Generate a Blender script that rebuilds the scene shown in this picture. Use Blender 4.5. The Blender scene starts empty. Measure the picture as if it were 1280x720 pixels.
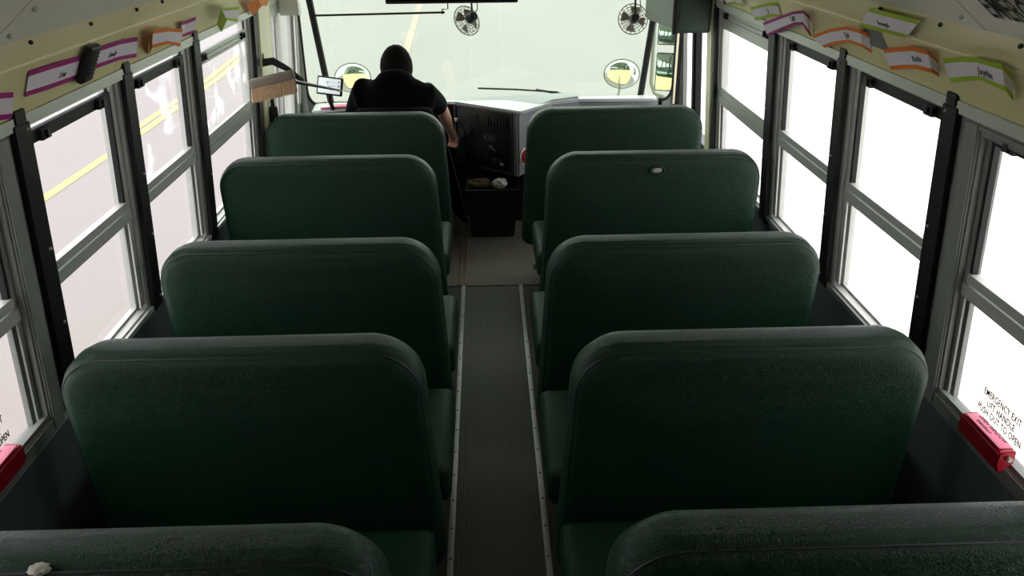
import bpy, bmesh, math, random
from mathutils import Vector, Matrix, Euler
random.seed(7)
S = bpy.context.scene
C = S.collection
PI = math.pi

# ---------------------------------------------------------------- camera, sky, exposure
CAM = Vector((0, 0, 1.95))
PITCH, YAW, ROLL, FPX = 0.439, 0.029, -0.0095, 1025.9
fw = Vector((math.sin(YAW) * math.cos(PITCH), math.cos(YAW) * math.cos(PITCH), -math.sin(PITCH)))
r0 = Vector((math.cos(YAW), -math.sin(YAW), 0)); u0 = r0.cross(fw)
rt = r0 * math.cos(ROLL) + u0 * math.sin(ROLL); up = -r0 * math.sin(ROLL) + u0 * math.cos(ROLL)
cd = bpy.data.cameras.new('camera'); cam = bpy.data.objects.new('camera', cd); C.objects.link(cam)
cd.sensor_fit = 'HORIZONTAL'; cd.sensor_width = 36.0; cd.lens = FPX / 1280 * 36; cd.clip_start = 0.02; cd.clip_end = 600
M = Matrix((rt, up, -fw)).transposed().to_4x4(); M.translation = CAM
cam.matrix_world = M
S.camera = cam

SKY = 5.1
w = bpy.data.worlds.new('sky'); S.world = w; w.use_nodes = True
nt = w.node_tree; nt.nodes.clear()
wo = nt.nodes.new('ShaderNodeOutputWorld'); bg = nt.nodes.new('ShaderNodeBackground')
tc = nt.nodes.new('ShaderNodeTexCoord'); sp = nt.nodes.new('ShaderNodeSeparateXYZ')
cr = nt.nodes.new('ShaderNodeValToRGB')
cr.color_ramp.elements[0].position = 0.0; cr.color_ramp.elements[0].color = (0.92, 0.96, 1.0, 1)
cr.color_ramp.elements[1].position = 0.9; cr.color_ramp.elements[1].color = (1.0, 1.0, 1.0, 1)
nt.links.new(tc.outputs['Generated'], sp.inputs[0]); nt.links.new(sp.outputs['Z'], cr.inputs[0])
nt.links.new(cr.outputs[0], bg.inputs[0]); bg.inputs[1].default_value = SKY
nt.links.new(bg.outputs[0], wo.inputs[0])
S.view_settings.view_transform = 'Standard'; S.view_settings.look = 'None'
S.view_settings.gamma = 1.0; S.view_settings.use_curve_mapping = False
S.view_settings.exposure = -0.55
S.cycles.max_bounces = 10; S.cycles.diffuse_bounces = 5; S.cycles.glossy_bounces = 4
S.cycles.transparent_max_bounces = 16; S.cycles.transmission_bounces = 6

# ---------------------------------------------------------------- materials
def srgb(c):
    return tuple((v / 255 / 12.92 if v / 255 <= 0.04045 else ((v / 255 + 0.055) / 1.055) ** 2.4) for v in c) + (1,)
def mat(name, col, rough=0.5, metal=0.0, var=0.0, scale=8.0, bump=0.0, bscale=60.0, kind='noise', spec=0.5):
    m = bpy.data.materials.new(name); m.use_nodes = True
    n = m.node_tree.nodes; l = m.node_tree.links; b = n['Principled BSDF']
    c = srgb(col)
    b.inputs['Roughness'].default_value = rough; b.inputs['Metallic'].default_value = metal
    b.inputs['Specular IOR Level'].default_value = spec
    t = n.new('ShaderNodeTexCoord')
    ns = n.new('ShaderNodeTexNoise'); ns.inputs['Scale'].default_value = scale; ns.inputs['Detail'].default_value = 5
    l.new(t.outputs['Object'], ns.inputs['Vector'])
    mx = n.new('ShaderNodeMix'); mx.data_type = 'RGBA'
    mx.inputs['A'].default_value = tuple(v * (1 - var) for v in c[:3]) + (1,)
    mx.inputs['B'].default_value = tuple(min(1, v * (1 + var)) for v in c[:3]) + (1,)
    l.new(ns.outputs['Fac'], mx.inputs['Factor']); l.new(mx.outputs['Result'], b.inputs['Base Color'])
    if bump:
        if kind == 'voronoi':
            v = n.new('ShaderNodeTexVoronoi'); v.feature = 'DISTANCE_TO_EDGE'; v.inputs['Scale'].default_value = bscale
            nz = n.new('ShaderNodeTexNoise'); nz.inputs['Scale'].default_value = bscale * .35
            vm = n.new('ShaderNodeMix'); vm.data_type = 'VECTOR'; vm.inputs['Factor'].default_value = 0.06
            l.new(t.outputs['Object'], nz.inputs['Vector'])
            l.new(t.outputs['Object'], vm.inputs['A']); l.new(nz.outputs['Color'], vm.inputs['B'])
            l.new(vm.outputs['Result'], v.inputs['Vector']); src = v.outputs['Distance']
            rr = n.new('ShaderNodeMapRange'); rr.inputs['From Max'].default_value = 0.12; l.new(src, rr.inputs['Value']); src = rr.outputs['Result']
        else:
            v = n.new('ShaderNodeTexNoise'); v.inputs['Scale'].default_value = bscale; v.inputs['Detail'].default_value = 6
            l.new(t.outputs['Object'], v.inputs['Vector']); src = v.outputs['Fac']
        bp = n.new('ShaderNodeBump'); bp.inputs['Strength'].default_value = bump; bp.inputs['Distance'].default_value = 0.004
        l.new(src, bp.inputs['Height']); l.new(bp.outputs['Normal'], b.inputs['Normal'])
    return m
def add_wrinkles(m):
    n = m.node_tree.nodes; l = m.node_tree.links; b = n['Principled BSDF']
    t = [q for q in n if q.type == 'TEX_COORD'][0]; bp = [q for q in n if q.type == 'BUMP'][0]
    mp = n.new('ShaderNodeMapping'); mp.inputs['Scale'].default_value = (1.2, 1.2, 6.0)
    ns = n.new('ShaderNodeTexNoise'); ns.inputs['Scale'].default_value = 1.7; ns.inputs['Detail'].default_value = 2
    b2 = n.new('ShaderNodeBump'); b2.inputs['Strength'].default_value = .20; b2.inputs['Distance'].default_value = .03
    l.new(t.outputs['Object'], mp.inputs[0]); l.new(mp.outputs[0], ns.inputs['Vector']); l.new(ns.outputs['Fac'], b2.inputs['Height'])
    l.new(bp.outputs['Normal'], b2.inputs['Normal']); l.new(b2.outputs['Normal'], b.inputs['Normal'])
def glass_mat(name, tint, gloss=0.05, smear=0.0, seed=0.0):
    m = bpy.data.materials.new(name); m.use_nodes = True
    n = m.node_tree.nodes; l = m.node_tree.links; n.clear()
    o = n.new('ShaderNodeOutputMaterial'); tr = n.new('ShaderNodeBsdfTransparent'); tr.inputs[0].default_value = tint
    gl = n.new('ShaderNodeBsdfGlossy'); gl.inputs['Roughness'].default_value = 0.02
    mx = n.new('ShaderNodeMixShader'); mx.inputs[0].default_value = gloss
    l.new(tr.outputs[0], mx.inputs[1]); l.new(gl.outputs[0], mx.inputs[2]); last = mx
    if smear:
        t = n.new('ShaderNodeTexCoord'); ns = n.new('ShaderNodeTexNoise'); ns.inputs['Scale'].default_value = 5.0
        ns.inputs['Detail'].default_value = 3; ns.inputs['Distortion'].default_value = 1.2
        mp = n.new('ShaderNodeMapping'); mp.inputs['Location'].default_value = (seed, seed * .7, seed * .3)
        l.new(t.outputs['Object'], mp.inputs[0]); l.new(mp.outputs[0], ns.inputs['Vector'])
        r = n.new('ShaderNodeValToRGB'); r.color_ramp.elements[0].position = .56; r.color_ramp.elements[1].position = .64
        r.color_ramp.elements[1].color = (smear, smear, smear, 1)
        l.new(ns.outputs['Fac'], r.inputs[0])
        d = n.new('ShaderNodeBsdfTranslucent'); d.inputs[0].default_value = (.9, .9, .9, 1)
        m2 = n.new('ShaderNodeMixShader'); l.new(r.outputs[0], m2.inputs[0]); l.new(mx.outputs[0], m2.inputs[1]); l.new(d.outputs[0], m2.inputs[2]); last = m2
    l.new(last.outputs[0], o.inputs[0])
    return m

M_VINYL = mat('green_vinyl', (12, 47, 30), 0.42, var=.18, scale=5, bump=.42, bscale=130, kind='voronoi', spec=.24)
add_wrinkles(M_VINYL)
M_PIPING = mat('green_piping', (15, 34, 28), 0.5)
M_WEAR = mat('worn_foam', (190, 186, 178), .9, var=.3, scale=60, bump=.6)
M_BLACK = mat('black_metal', (15, 15, 16), 0.5, var=.1, spec=.3)
M_RUBBER = mat('black_rubber', (20, 20, 21), 0.75)
M_PLASTIC = mat('black_plastic', (22, 23, 25), 0.5, bump=.1, bscale=200)
M_ALU = mat('brushed_aluminium', (182, 184, 180), 0.42, metal=.25, var=.1, scale=20)
M_GREY = mat('grey_rubber_frame', (122, 126, 122), 0.55, var=.08)
M_CREAM = mat('cream_paint', (232, 226, 178), 0.42, var=.05, scale=3)
M_CREAMD = mat('cream_trim_paint', (236, 230, 198), 0.45, var=.04)
M_ROOF = mat('roof_steel', (214, 215, 200), 0.5, var=.05, scale=40, bump=.25, bscale=350)
M_RAILP = mat('pale_rail', (190, 196, 188), 0.4, metal=.2, var=.05)
M_WALLD = mat('dark_wall_panel', (82, 92, 95), 0.5, var=.08, bump=.1, bscale=150)
M_FLOOR = mat('floor_rubber', (62, 60, 57), 0.7, var=.25, scale=10, bump=.2)
M_FRONTFLOOR = mat('front_floor_rubber', (98, 91, 84), 0.65, var=.3, scale=7, bump=.2)
M_MAT = mat('aisle_ribbed_rubber', (74, 73, 68), 0.55, var=.2, scale=6)
M_DASHW = mat('pale_grey_dash', (205, 210, 210), 0.4, var=.03)
M_DASHG = mat('grey_console', (150, 153, 156), 0.5, var=.05)
M_DASHB = mat('black_dash', (20, 21, 23), 0.5, bump=.1)
M_DASHB2 = mat('dark_grey_dash', (46, 48, 50), 0.5)
M_WHITE = mat('white_plastic', (225, 225, 220), 0.5)
M_PAPER = mat('white_card', (226, 222, 232), 0.8)
M_PURPLE = mat('purple_band', (158, 20, 122), 0.7)
M_ORANGE = mat('orange_band', (226, 122, 28), 0.7)
M_GREEN = mat('lime_band', (160, 190, 30), 0.7)
M_INK = mat('black_ink', (18, 16, 22), 0.8)
M_RED = mat('red_plastic', (160, 8, 30), 0.35)
M_PINKL = mat('pink_top_highlight', (238, 120, 150), 0.5)
M_PAD = mat('dark_green_padding', (34, 62, 50), 0.5, var=.1, bump=.15)
M_PADG = mat('grey_green_housing', (94, 104, 90), 0.5, var=.06)
M_JACKET = mat('black_cloth', (9, 9, 11), 0.95, var=.3, scale=14, bump=.3, bscale=30, spec=.08)
M_TROUSER = mat('dark_cloth', (26, 28, 36), 0.9, bump=.2)
M_SKIN = mat('skin', (232, 182, 160), 0.55, var=.08)
M_HAIR = mat('dark_hair', (17, 14, 10), 0.9, var=.3, scale=40, bump=.5, bscale=90, spec=.12)
M_BRISTLE = mat('straw_bristle', (164, 134, 104), 0.85, var=.3, scale=60, bump=.5, bscale=160)
M_BROOMB = mat('broom_block', (112, 100, 88), 0.8, var=.25, scale=30, bump=.5)
M_MIRROR = mat('mirror_glass', (225, 232, 232), 0.03, metal=1.0)
M_MIRRORD = mat('dark_mirror_glass', (60, 60, 62), 0.06, metal=1.0)
M_FAN = mat('fan_plastic', (128, 122, 108), 0.5)
M_YELLOW = mat('bus_yellow', (246, 180, 20), 0.4, var=.03)
M_LINE = mat('yellow_road_paint', (164, 152, 108), 0.8, var=.06, scale=3)
M_LINEW = mat('cream_road_paint', (148, 135, 126), 0.8, var=.03)
M_PINKP = mat('pink_paper', (240, 120, 150), 0.7, var=.25, scale=12)
M_BAG = mat('black_bag', (22, 22, 22), 0.35, bump=.6, bscale=25)
M_BROWN = mat('brown_paper', (96, 78, 58), 0.9, var=.4, scale=20, bump=.6)
G_SIDE = glass_mat('side_glass', (.97, .96, .955, 1), .04)
G_SMEAR = glass_mat('smeared_side_glass', (.97, .97, .96, 1), .04, smear=.28, seed=3.1)
G_SMEAR2 = glass_mat('lightly_smeared_glass', (.97, .96, .96, 1), .04, smear=.12, seed=1.2)
G_FRONT = glass_mat('green_tinted_windshield', (.93, 1.0, .915, 1), .03)
def road_mat(name, a, b, sc):
    m = mat(name, a, .85); n = m.node_tree.nodes; l = m.node_tree.links
    mx = [q for q in n if q.type == 'MIX'][0]
    mx.inputs['A'].default_value = srgb(a); mx.inputs['B'].default_value = srgb(b)
    ns = [q for q in n if q.type == 'TEX_NOISE'][0]; ns.inputs['Scale'].default_value = sc; ns.inputs['Detail'].default_value = 4
    mp = n.new('ShaderNodeMapping'); mp.inputs['Scale'].default_value = (1, .25, 1); t = [q for q in n if q.type == 'TEX_COORD'][0]
    l.new(t.outputs['Object'], mp.inputs[0]); l.new(mp.outputs[0], ns.inputs['Vector'])
    return m
M_ROAD = road_mat('pale_asphalt', (122, 117, 118), (141, 136, 134), .22)
M_SIDE = road_mat('bright_verge', (226, 220, 212), (246, 244, 242), .5)

# ---------------------------------------------------------------- mesh helpers
def finish(bm, name, m, parent=None, smooth=True, ang=40):
    me = bpy.data.meshes.new(name)
    bmesh.ops.recalc_face_normals(bm, faces=bm.faces[:])
    bm.to_mesh(me); bm.free()
    for k in (m if isinstance(m, (list, tuple)) else [m]): me.materials.append(k)
    if smooth:
        for p in me.polygons: p.use_smooth = True
        me.set_sharp_from_angle(angle=math.radians(ang))
    o = bpy.data.objects.new(name, me); C.objects.link(o)
    if parent: o.parent = parent
    return o
def add_box(bm, c, s, bevel=0.0, rot=None, mi=0, seg=2):
    r = bmesh.ops.create_cube(bm, size=1.0)
    vs = r['verts']
    mm = Matrix.Translation(Vector(c)) @ (rot.to_4x4() if rot is not None else Matrix.Identity(4)) @ Matrix.Diagonal((s[0], s[1], s[2], 1))
    bmesh.ops.transform(bm, matrix=mm, verts=vs)
    fs = {f for v in vs for f in v.link_faces}
    for f in fs: f.material_index = mi
    if bevel:
        es = list({e for v in vs for e in v.link_edges})
        bmesh.ops.bevel(bm, geom=es, offset=bevel, segments=seg, affect='EDGES', profile=.6, clamp_overlap=True, material=mi)
    return vs
def hexa(bm, pts, mi=0):
    """pts: 8 corners, first four one face (loop), last four the opposite face."""
    v = [bm.verts.new(p) for p in pts]
    for q in ((0, 1, 2, 3), (7, 6, 5, 4), (0, 4, 5, 1), (1, 5, 6, 2), (2, 6, 7, 3), (3, 7, 4, 0)):
        f = bm.faces.new([v[i] for i in q]); f.material_index = mi
    return v
def tube(bm, pts, r, n=8, closed=False, mi=0):
    pts = [Vector(p) for p in pts]; N = len(pts); rings = []
    rs = r if isinstance(r, (list, tuple)) else [r] * N
    prev = None
    for i, p in enumerate(pts):
        if closed: t = pts[(i + 1) % N] - pts[i - 1]
        else: t = pts[min(i + 1, N - 1)] - pts[max(i - 1, 0)]
        t.normalize()
        if prev is None:
            a = Vector((0, 0, 1)) if abs(t.z) < .9 else Vector((1, 0, 0)); x = t.cross(a).normalized()
        else: x = (prev - t * prev.dot(t)).normalized()
        prev = x; y = t.cross(x)
        rings.append([bm.verts.new(p + (x * math.cos(2 * PI * k / n) + y * math.sin(2 * PI * k / n)) * rs[i]) for k in range(n)])
    for i in range(N if closed else N - 1):
        a, b = rings[i], rings[(i + 1) % N]
        for k in range(n):
            f = bm.faces.new((a[k], a[(k + 1) % n], b[(k + 1) % n], b[k])); f.material_index = mi
    if not closed:
        bm.faces.new(rings[0][::-1]).material_index = mi; bm.faces.new(rings[-1]).material_index = mi
def lathe(bm, prof, n=24, mat4=Matrix.Identity(4), mi=0):
    rings = []
    for (r, z) in prof:
        rings.append([bm.verts.new(mat4 @ Vector((r * math.cos(2 * PI * k / n), r * math.sin(2 * PI * k / n), z))) for k in range(n)])
    for a, b in zip(rings, rings[1:]):
        for k in range(n): bm.faces.new((a[k], a[(k + 1) % n], b[(k + 1) % n], b[k])).material_index = mi
    bm.faces.new(rings[0][::-1]).material_index = mi; bm.faces.new(rings[-1]).material_index = mi
def prism(bm, poly, axis_vec, mi=0):
    a = [bm.verts.new(Vector(p)) for p in poly]; b = [bm.verts.new(Vector(p) + Vector(axis_vec)) for p in poly]
    n = len(poly)
    bm.faces.new(a[::-1]).material_index = mi; bm.faces.new(b).material_index = mi
    for i in range(n): bm.faces.new((a[i], a[(i + 1) % n], b[(i + 1) % n], b[i])).material_index = mi
def NB(): return bmesh.new()
def tag(o, label, cat=None, group=None, kind=None):
    o['label'] = label
    if cat: o['category'] = cat
    if group: o['group'] = group
    if kind: o['kind'] = kind
    return o
def thing(name, label, cat, loc=(0, 0, 0), group=None, rot=None):
    o = bpy.data.objects.new(name, None); C.objects.link(o); o.location = loc; o.empty_display_size = .05
    if rot: o.rotation_euler = rot
    return tag(o, label, cat, group)
def struct(o, label=None):
    o['kind'] = 'structure'
    if label: o['label'] = label
    return o
def text_obj(name, body, size, origin, xdir, ydir, m, parent=None, shear=0.0, thick=.0006, align='LEFT', spacing=1.0, xs=1.0, weight=0.0, track=1.0):
    cu = bpy.data.curves.new(name, 'FONT'); cu.body = body; cu.size = size; cu.shear = shear; cu.extrude = thick
    cu.offset = weight; cu.space_character = track; cu.align_x = align; cu.space_line = spacing; cu.resolution_u = 3
    t = bpy.data.objects.new(name, cu); C.objects.link(t)
    dg = bpy.context.evaluated_depsgraph_get(); me = bpy.data.meshes.new_from_object(t.evaluated_get(dg))
    C.objects.unlink(t); bpy.data.objects.remove(t)
    x = Vector(xdir).normalized(); y = Vector(ydir); y = (y - x * y.dot(x)).normalized(); z = x.cross(y)
    mm = Matrix((x, y, z)).transposed().to_4x4(); mm.translation = Vector(origin); mm = mm @ Matrix.Diagonal((xs, 1, 1, 1))
    me.transform(mm); me.materials.clear(); me.materials.append(m); me.name = name
    o = bpy.data.objects.new(name, me); C.objects.link(o)
    if parent: o.parent = parent
    return o

# ---------------------------------------------------------------- wall coordinates: (y along, z up, d outwards)
SL = 0.0676
def wp(s, y, z, d=0.0):
    return Vector((-1.1387 + SL * (z - 1.95) - d, y, z)) if s < 0 else Vector((1.1892 - SL * (z - 1.95) + d, y, z))
def wbox(bm, s, y0, y1, z0, z1, d0, d1, mi=0):
    hexa(bm, [wp(s, y0, z0, d0), wp(s, y1, z0, d0), wp(s, y1, z1, d0), wp(s, y0, z1, d0),
              wp(s, y0, z0, d1), wp(s, y1, z0, d1), wp(s, y1, z1, d1), wp(s, y0, z1, d1)], mi)
YB = -0.9            # rear end of the built cabin
YF = 5.46            # front corner of the side walls
ZS, ZT = 0.640, 1.447 # sill and head of the window openings
SIDE = {-1: 'left', 1: 'right'}
# openings: (y0, y1) for each side
OPEN = {-1: [(.62, 1.26), (1.35, 1.96), (2.105, 2.695), (2.78, 3.395), (3.485, 4.335), (4.70, 5.36)],
        1: [(.62, 1.26), (1.35, 1.985), (2.14, 2.765), (2.85, 3.495), (3.60, 4.475), (4.62, 5.44)]}

# ---------------------------------------------------------------- ground outside
def flat(name, poly, z, m, label, thick=.02):
    bm = NB(); prism(bm, [(x, y, z - thick) for x, y in poly], (0, 0, thick)); o = finish(bm, name, m, smooth=False); struct(o, label); return o
flat('road', [(-90, -40), (90, -40), (90, 260), (-90, 260)], -1.0, M_ROAD, 'pale washed out asphalt road around the bus', .3)
flat('roadside_ground', [(2.55, -40), (90, -40), (90, 60), (14.1, 60), (3.6, 15.3), (2.55, 10.85)], -0.995, M_SIDE, 'bright pale verge on the right of the road', .3)
flat('roadside_ground', [(-90, -40), (-8.5, -40), (-8.5, 24), (-30, 40), (-90, 40)], -0.995, M_SIDE, 'unseen bright ground far to the left, added to light the right header', .3)  # added out of view: bright ground whose bounce lifts the right header
for a, b, y0, lab in ((-5.03, -4.90, 2, 'nearer pale yellow line of the double line left of the bus'), (-5.20, -5.07, 11.2, 'farther pale yellow line of the double line left of the bus')):
    flat('road_line', [(a, y0), (b, y0), (b, 12), (b - .08, 16), (b - .35, 20), (b - 1.6, 24), (b - 6, 31), (a - 6, 31), (a - 1.6, 24), (a - .35, 20), (a - .08, 16), (a, 12)], -0.994, M_LINE, lab, .004)
flat('road_line', [(-1.66, 14), (-1.50, 14), (-1.85, 24), (-2.4, 40), (-2.6, 40), (-2.03, 24)], -0.994, M_LINEW, 'cream lane line on the road ahead beyond the windshield', .004)

# ---------------------------------------------------------------- floor
bm = NB(); add_box(bm, (0.02, (YB + YF) / 2, -0.03), (2.62, YF - YB, .06)); struct(finish(bm, 'floor', M_FLOOR, smooth=False), 'dark rubber floor under the seats')
bm = NB()
add_box(bm, (0.012, (YB + 4.17) / 2, 0.002), (.30, 4.17 - YB, .004))
for k in range(19):
    add_box(bm, (0.012 - .138 + k * .276 / 18, (YB + 4.17) / 2, 0.0055), (.008, 4.17 - YB, .005), .0015, seg=1)
t = thing('aisle_mat', 'long dark ribbed rubber runner down the aisle between the seats', 'mat')
finish(bm, 'ribbed_runner', M_MAT, t)
for s, x, lab in ((-1, -.150, 'left'), (1, .171, 'right')):
    t = thing('aisle_strip', 'bare aluminium strip edging the %s side of the aisle mat' % lab, 'floor strip', (x, 0, 0), 'aluminium strips along the aisle')
    bm = NB(); add_box(bm, (0, (YB + 4.18) / 2, .004), (.021, 4.18 - YB, .008), .002); finish(bm, 'strip', M_ALU, t)
    y = .9
    while y < 4.15:
        bm = NB(); lathe(bm, [(.0038, 0), (.0038, .0018), (.002, .003)], 8, Matrix.Translation((0, y, .0078))); finish(bm, 'screw', M_BLACK, t); y += .145
bm = NB(); add_box(bm, (0.03, 4.75, .003), (.62, 1.14, .006)); t = finish(bm, 'floor_mat', M_FRONTFLOOR, smooth=False)
tag(t, 'scuffed plain grey floor mat beside the trash can at the aisle front', 'mat')
for x, lab in ((-.172, 'thin worn brass strip on the front floor, the left of the two'), (-.140, 'thin worn brass strip on the front floor, the right of the two')):
    bm = NB(); add_box(bm, (x, 4.55, .009), (.008, .72, .006), .002)
    tag(finish(bm, 'floor_strip', mat('worn_brass', (140, 110, 80), .5, .6), None), lab, 'floor strip', 'worn strips on the front floor')

# ---------------------------------------------------------------- side walls
for s in (-1, 1):
    bm = NB()
    wbox(bm, s, YB, YF, 0.0, ZS, 0, .065)                   # lower panel
    ys = [YB] + [v for o in OPEN[s] for v in o] + [YF]
    for a, b in zip(ys[0::2], ys[1::2]): wbox(bm, s, a, b, ZS, ZT, 0.0, .065, 1)   # columns between openings
    wbox(bm, s, YB, YF, ZT, 1.62, 0.012, .065, 1)
    struct(finish(bm, 'wall_' + SIDE[s], [M_WALLD, M_GREY], smooth=False), 'dark grey lower wall panel along the %s side' % SIDE[s])
    bm = NB()
    wbox(bm, s, YB, YF, -.75, ZS - .05, .066, .08)
    for a, b in zip(ys[0::2], ys[1::2]): wbox(bm, s, a + .06, b - .06, ZS - .05, ZT, .066, .08) if b - a > .15 else None
    wbox(bm, s, YB, YF, ZT, 1.75, .066, .08)
    struct(finish(bm, 'wall_%s_outside' % SIDE[s], M_YELLOW, smooth=False), 'yellow outer skin of the bus on the %s side' % SIDE[s])
bm = NB(); add_box(bm, (0.02, YB - .03, 1.0), (2.7, .06, 2.2)); struct(finish(bm, 'wall_back', M_CREAM, smooth=False), 'rear wall of the bus')

# ---------------------------------------------------------------- ceiling and header panels
LC, LS, RC, RS = (-1.100, 1.612), (-1.000, 1.692), (1.130, 1.617), (1.030, 1.704)
arc = []
for k in range(17):
    a = k / 16
    x = LS[0] + (RS[0] - LS[0]) * a
    arc.append((x, LS[1] + (RS[1] - LS[1]) * a + .40 * (1 - abs(2 * a - 1) ** 2.2)))
bm = NB()
for (p, q) in zip(arc, arc[1:]):
    hexa(bm, [(p[0], YB, p[1]), (q[0], YB, q[1]), (q[0], 5.5, q[1]), (p[0], 5.5, p[1]),
              (p[0], YB, p[1] + .04), (q[0], YB, q[1] + .04), (q[0], 5.5, q[1] + .04), (p[0], 5.5, p[1] + .04)])
bmesh.ops.remove_doubles(bm, verts=bm.verts[:], dist=1e-5)
ceil = struct(finish(bm, 'ceiling', M_ROOF, ang=60), 'curved pale grey-green steel ceiling')
n_trim = 0
for y in (.3, 1.72, 3.14, 4.56):
    n_trim += 1
    t = bpy.data.objects.new('trim_%d' % n_trim, None); C.objects.link(t); struct(t, 'riveted roof rib')
    bm = NB()
    for (p, q) in zip(arc, arc[1:]):
        hexa(bm, [(p[0], y, p[1] - .0015), (q[0], y, q[1] - .0015), (q[0], y + .09, q[1] - .0015), (p[0], y + .09, p[1] - .0015),
                  (p[0], y, p[1] + .002), (q[0], y, q[1] + .002), (q[0], y + .09, q[1] + .002), (p[0], y + .09, p[1] + .002)])
    bmesh.ops.remove_doubles(bm, verts=bm.verts[:], dist=1e-5)
    finish(bm, 'rib', M_ROOF, t, ang=60)
    for k in list(range(0, 4)) + list(range(12, 16)):
        for f in (.25, .75):
            x = arc[k][0] + (arc[k + 1][0] - arc[k][0]) * f; z = arc[k][1] + (arc[k + 1][1] - arc[k][1]) * f
            bm = NB(); bmesh.ops.create_uvsphere(bm, u_segments=8, v_segments=5, radius=.006, matrix=Matrix.Translation((x, y + .045, z - .005))); finish(bm, 'rivet', M_RAILP, t)
def header(s, y0, y1):
    global n_trim
    n_trim += 1
    C0, S0 = (LC, LS) if s < 0 else (RC, RS)
    lo = wp(s, 0, 1.474); lo = (lo.x, lo.z)
    t = bpy.data.objects.new('trim_%d' % n_trim, None); C.objects.link(t)
    struct(t, 'cream header panel above the %s windows' % SIDE[s])
    g = .0015
    prof = [(lo[0], lo[1] - .006), lo, C0, S0, (S0[0], S0[1] + .02), (C0[0] - s * -.02, C0[1] + .03), (lo[0] + s * .012, lo[1] + .01), (lo[0] + s * .012, lo[1] - .006)]
    bm = NB(); prism(bm, [(p[0], y0 + g, p[1]) for p in prof], (0, y1 - y0 - 2 * g, 0))
    bmesh.ops.bevel(bm, geom=[e for e in bm.edges if abs(e.verts[0].co.x - C0[0]) < 1e-4 and abs(e.verts[1].co.x - C0[0]) < 1e-4], offset=.006, segments=2, affect='EDGES')
    finish(bm, 'panel', M_CREAM, t, ang=25)
    bm = NB(); tube(bm, [(C0[0] - s * .001, y0 + g, C0[1] - .001), (C0[0] - s * .001, y1 - g, C0[1] - .001)], .0045, 8); finish(bm, 'crease_highlight', M_CREAMD, t)  # light line on the crease, put in as a paler cream tube
    y = y0 + .09
    while y < y1:
        bm = NB(); x, z = S0[0] + (C0[0] - S0[0]) * .13, S0[1] + (C0[1] - S0[1]) * .13
        bmesh.ops.create_uvsphere(bm, u_segments=8, v_segments=6, radius=.0055, matrix=Matrix.Translation((x - s * .003, y, z - .004))); finish(bm, 'bolt', mat('dark_bolt', (70, 66, 50), .4, .6) if 'dark_bolt' not in bpy.data.materials else bpy.data.materials['dark_bolt'], t); y += .31
    return t
for s in (-1, 1):
    for a, b in ((YB, .9), (.9, 2.66 if s < 0 else 2.50), (2.66 if s < 0 else 2.50, 4.34 if s < 0 else 4.40), (4.34 if s < 0 else 4.40, 5.46)): header(s, a, b)
    n_trim += 1
    bm = NB(); wbox(bm, s, YB, YF, 1.449, 1.480, -.012, .013); struct(finish(bm, 'trim_%d' % n_trim, M_RAILP, smooth=False), 'pale rail along the top of the %s windows' % SIDE[s])
    n_trim += 1
    bm = NB(); wbox(bm, s, YB, 4.5, ZS - .016, ZS + .002, -.010, .06); struct(finish(bm, 'trim_%d' % n_trim, M_GREY if s > 0 else M_RAILP, smooth=False), 'sill rail under the %s windows' % SIDE[s])
t = text_obj('ceiling_lettering', 'EMERGENCY', .098, (0.976, 1.617, 1.745), (-.03, -1, 0), (-.75, .0, .6), mat('ceiling_ink', (52, 54, 46), .7), None, thick=.0008, xs=.56, weight=.0010)
# laid on the curved ceiling: project each vertex to just under it
def ceil_z(x):
    for p, q in zip(arc, arc[1:]):
        if p[0] <= x <= q[0]: return p[1] + (q[1] - p[1]) * (x - p[0]) / (q[0] - p[0])
    return arc[-1][1]
for v in t.data.vertices: v.co.z = ceil_z(v.co.x) - .003
tag(t, 'large dark stencilled word on the ceiling above the right windows', 'lettering')

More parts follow.
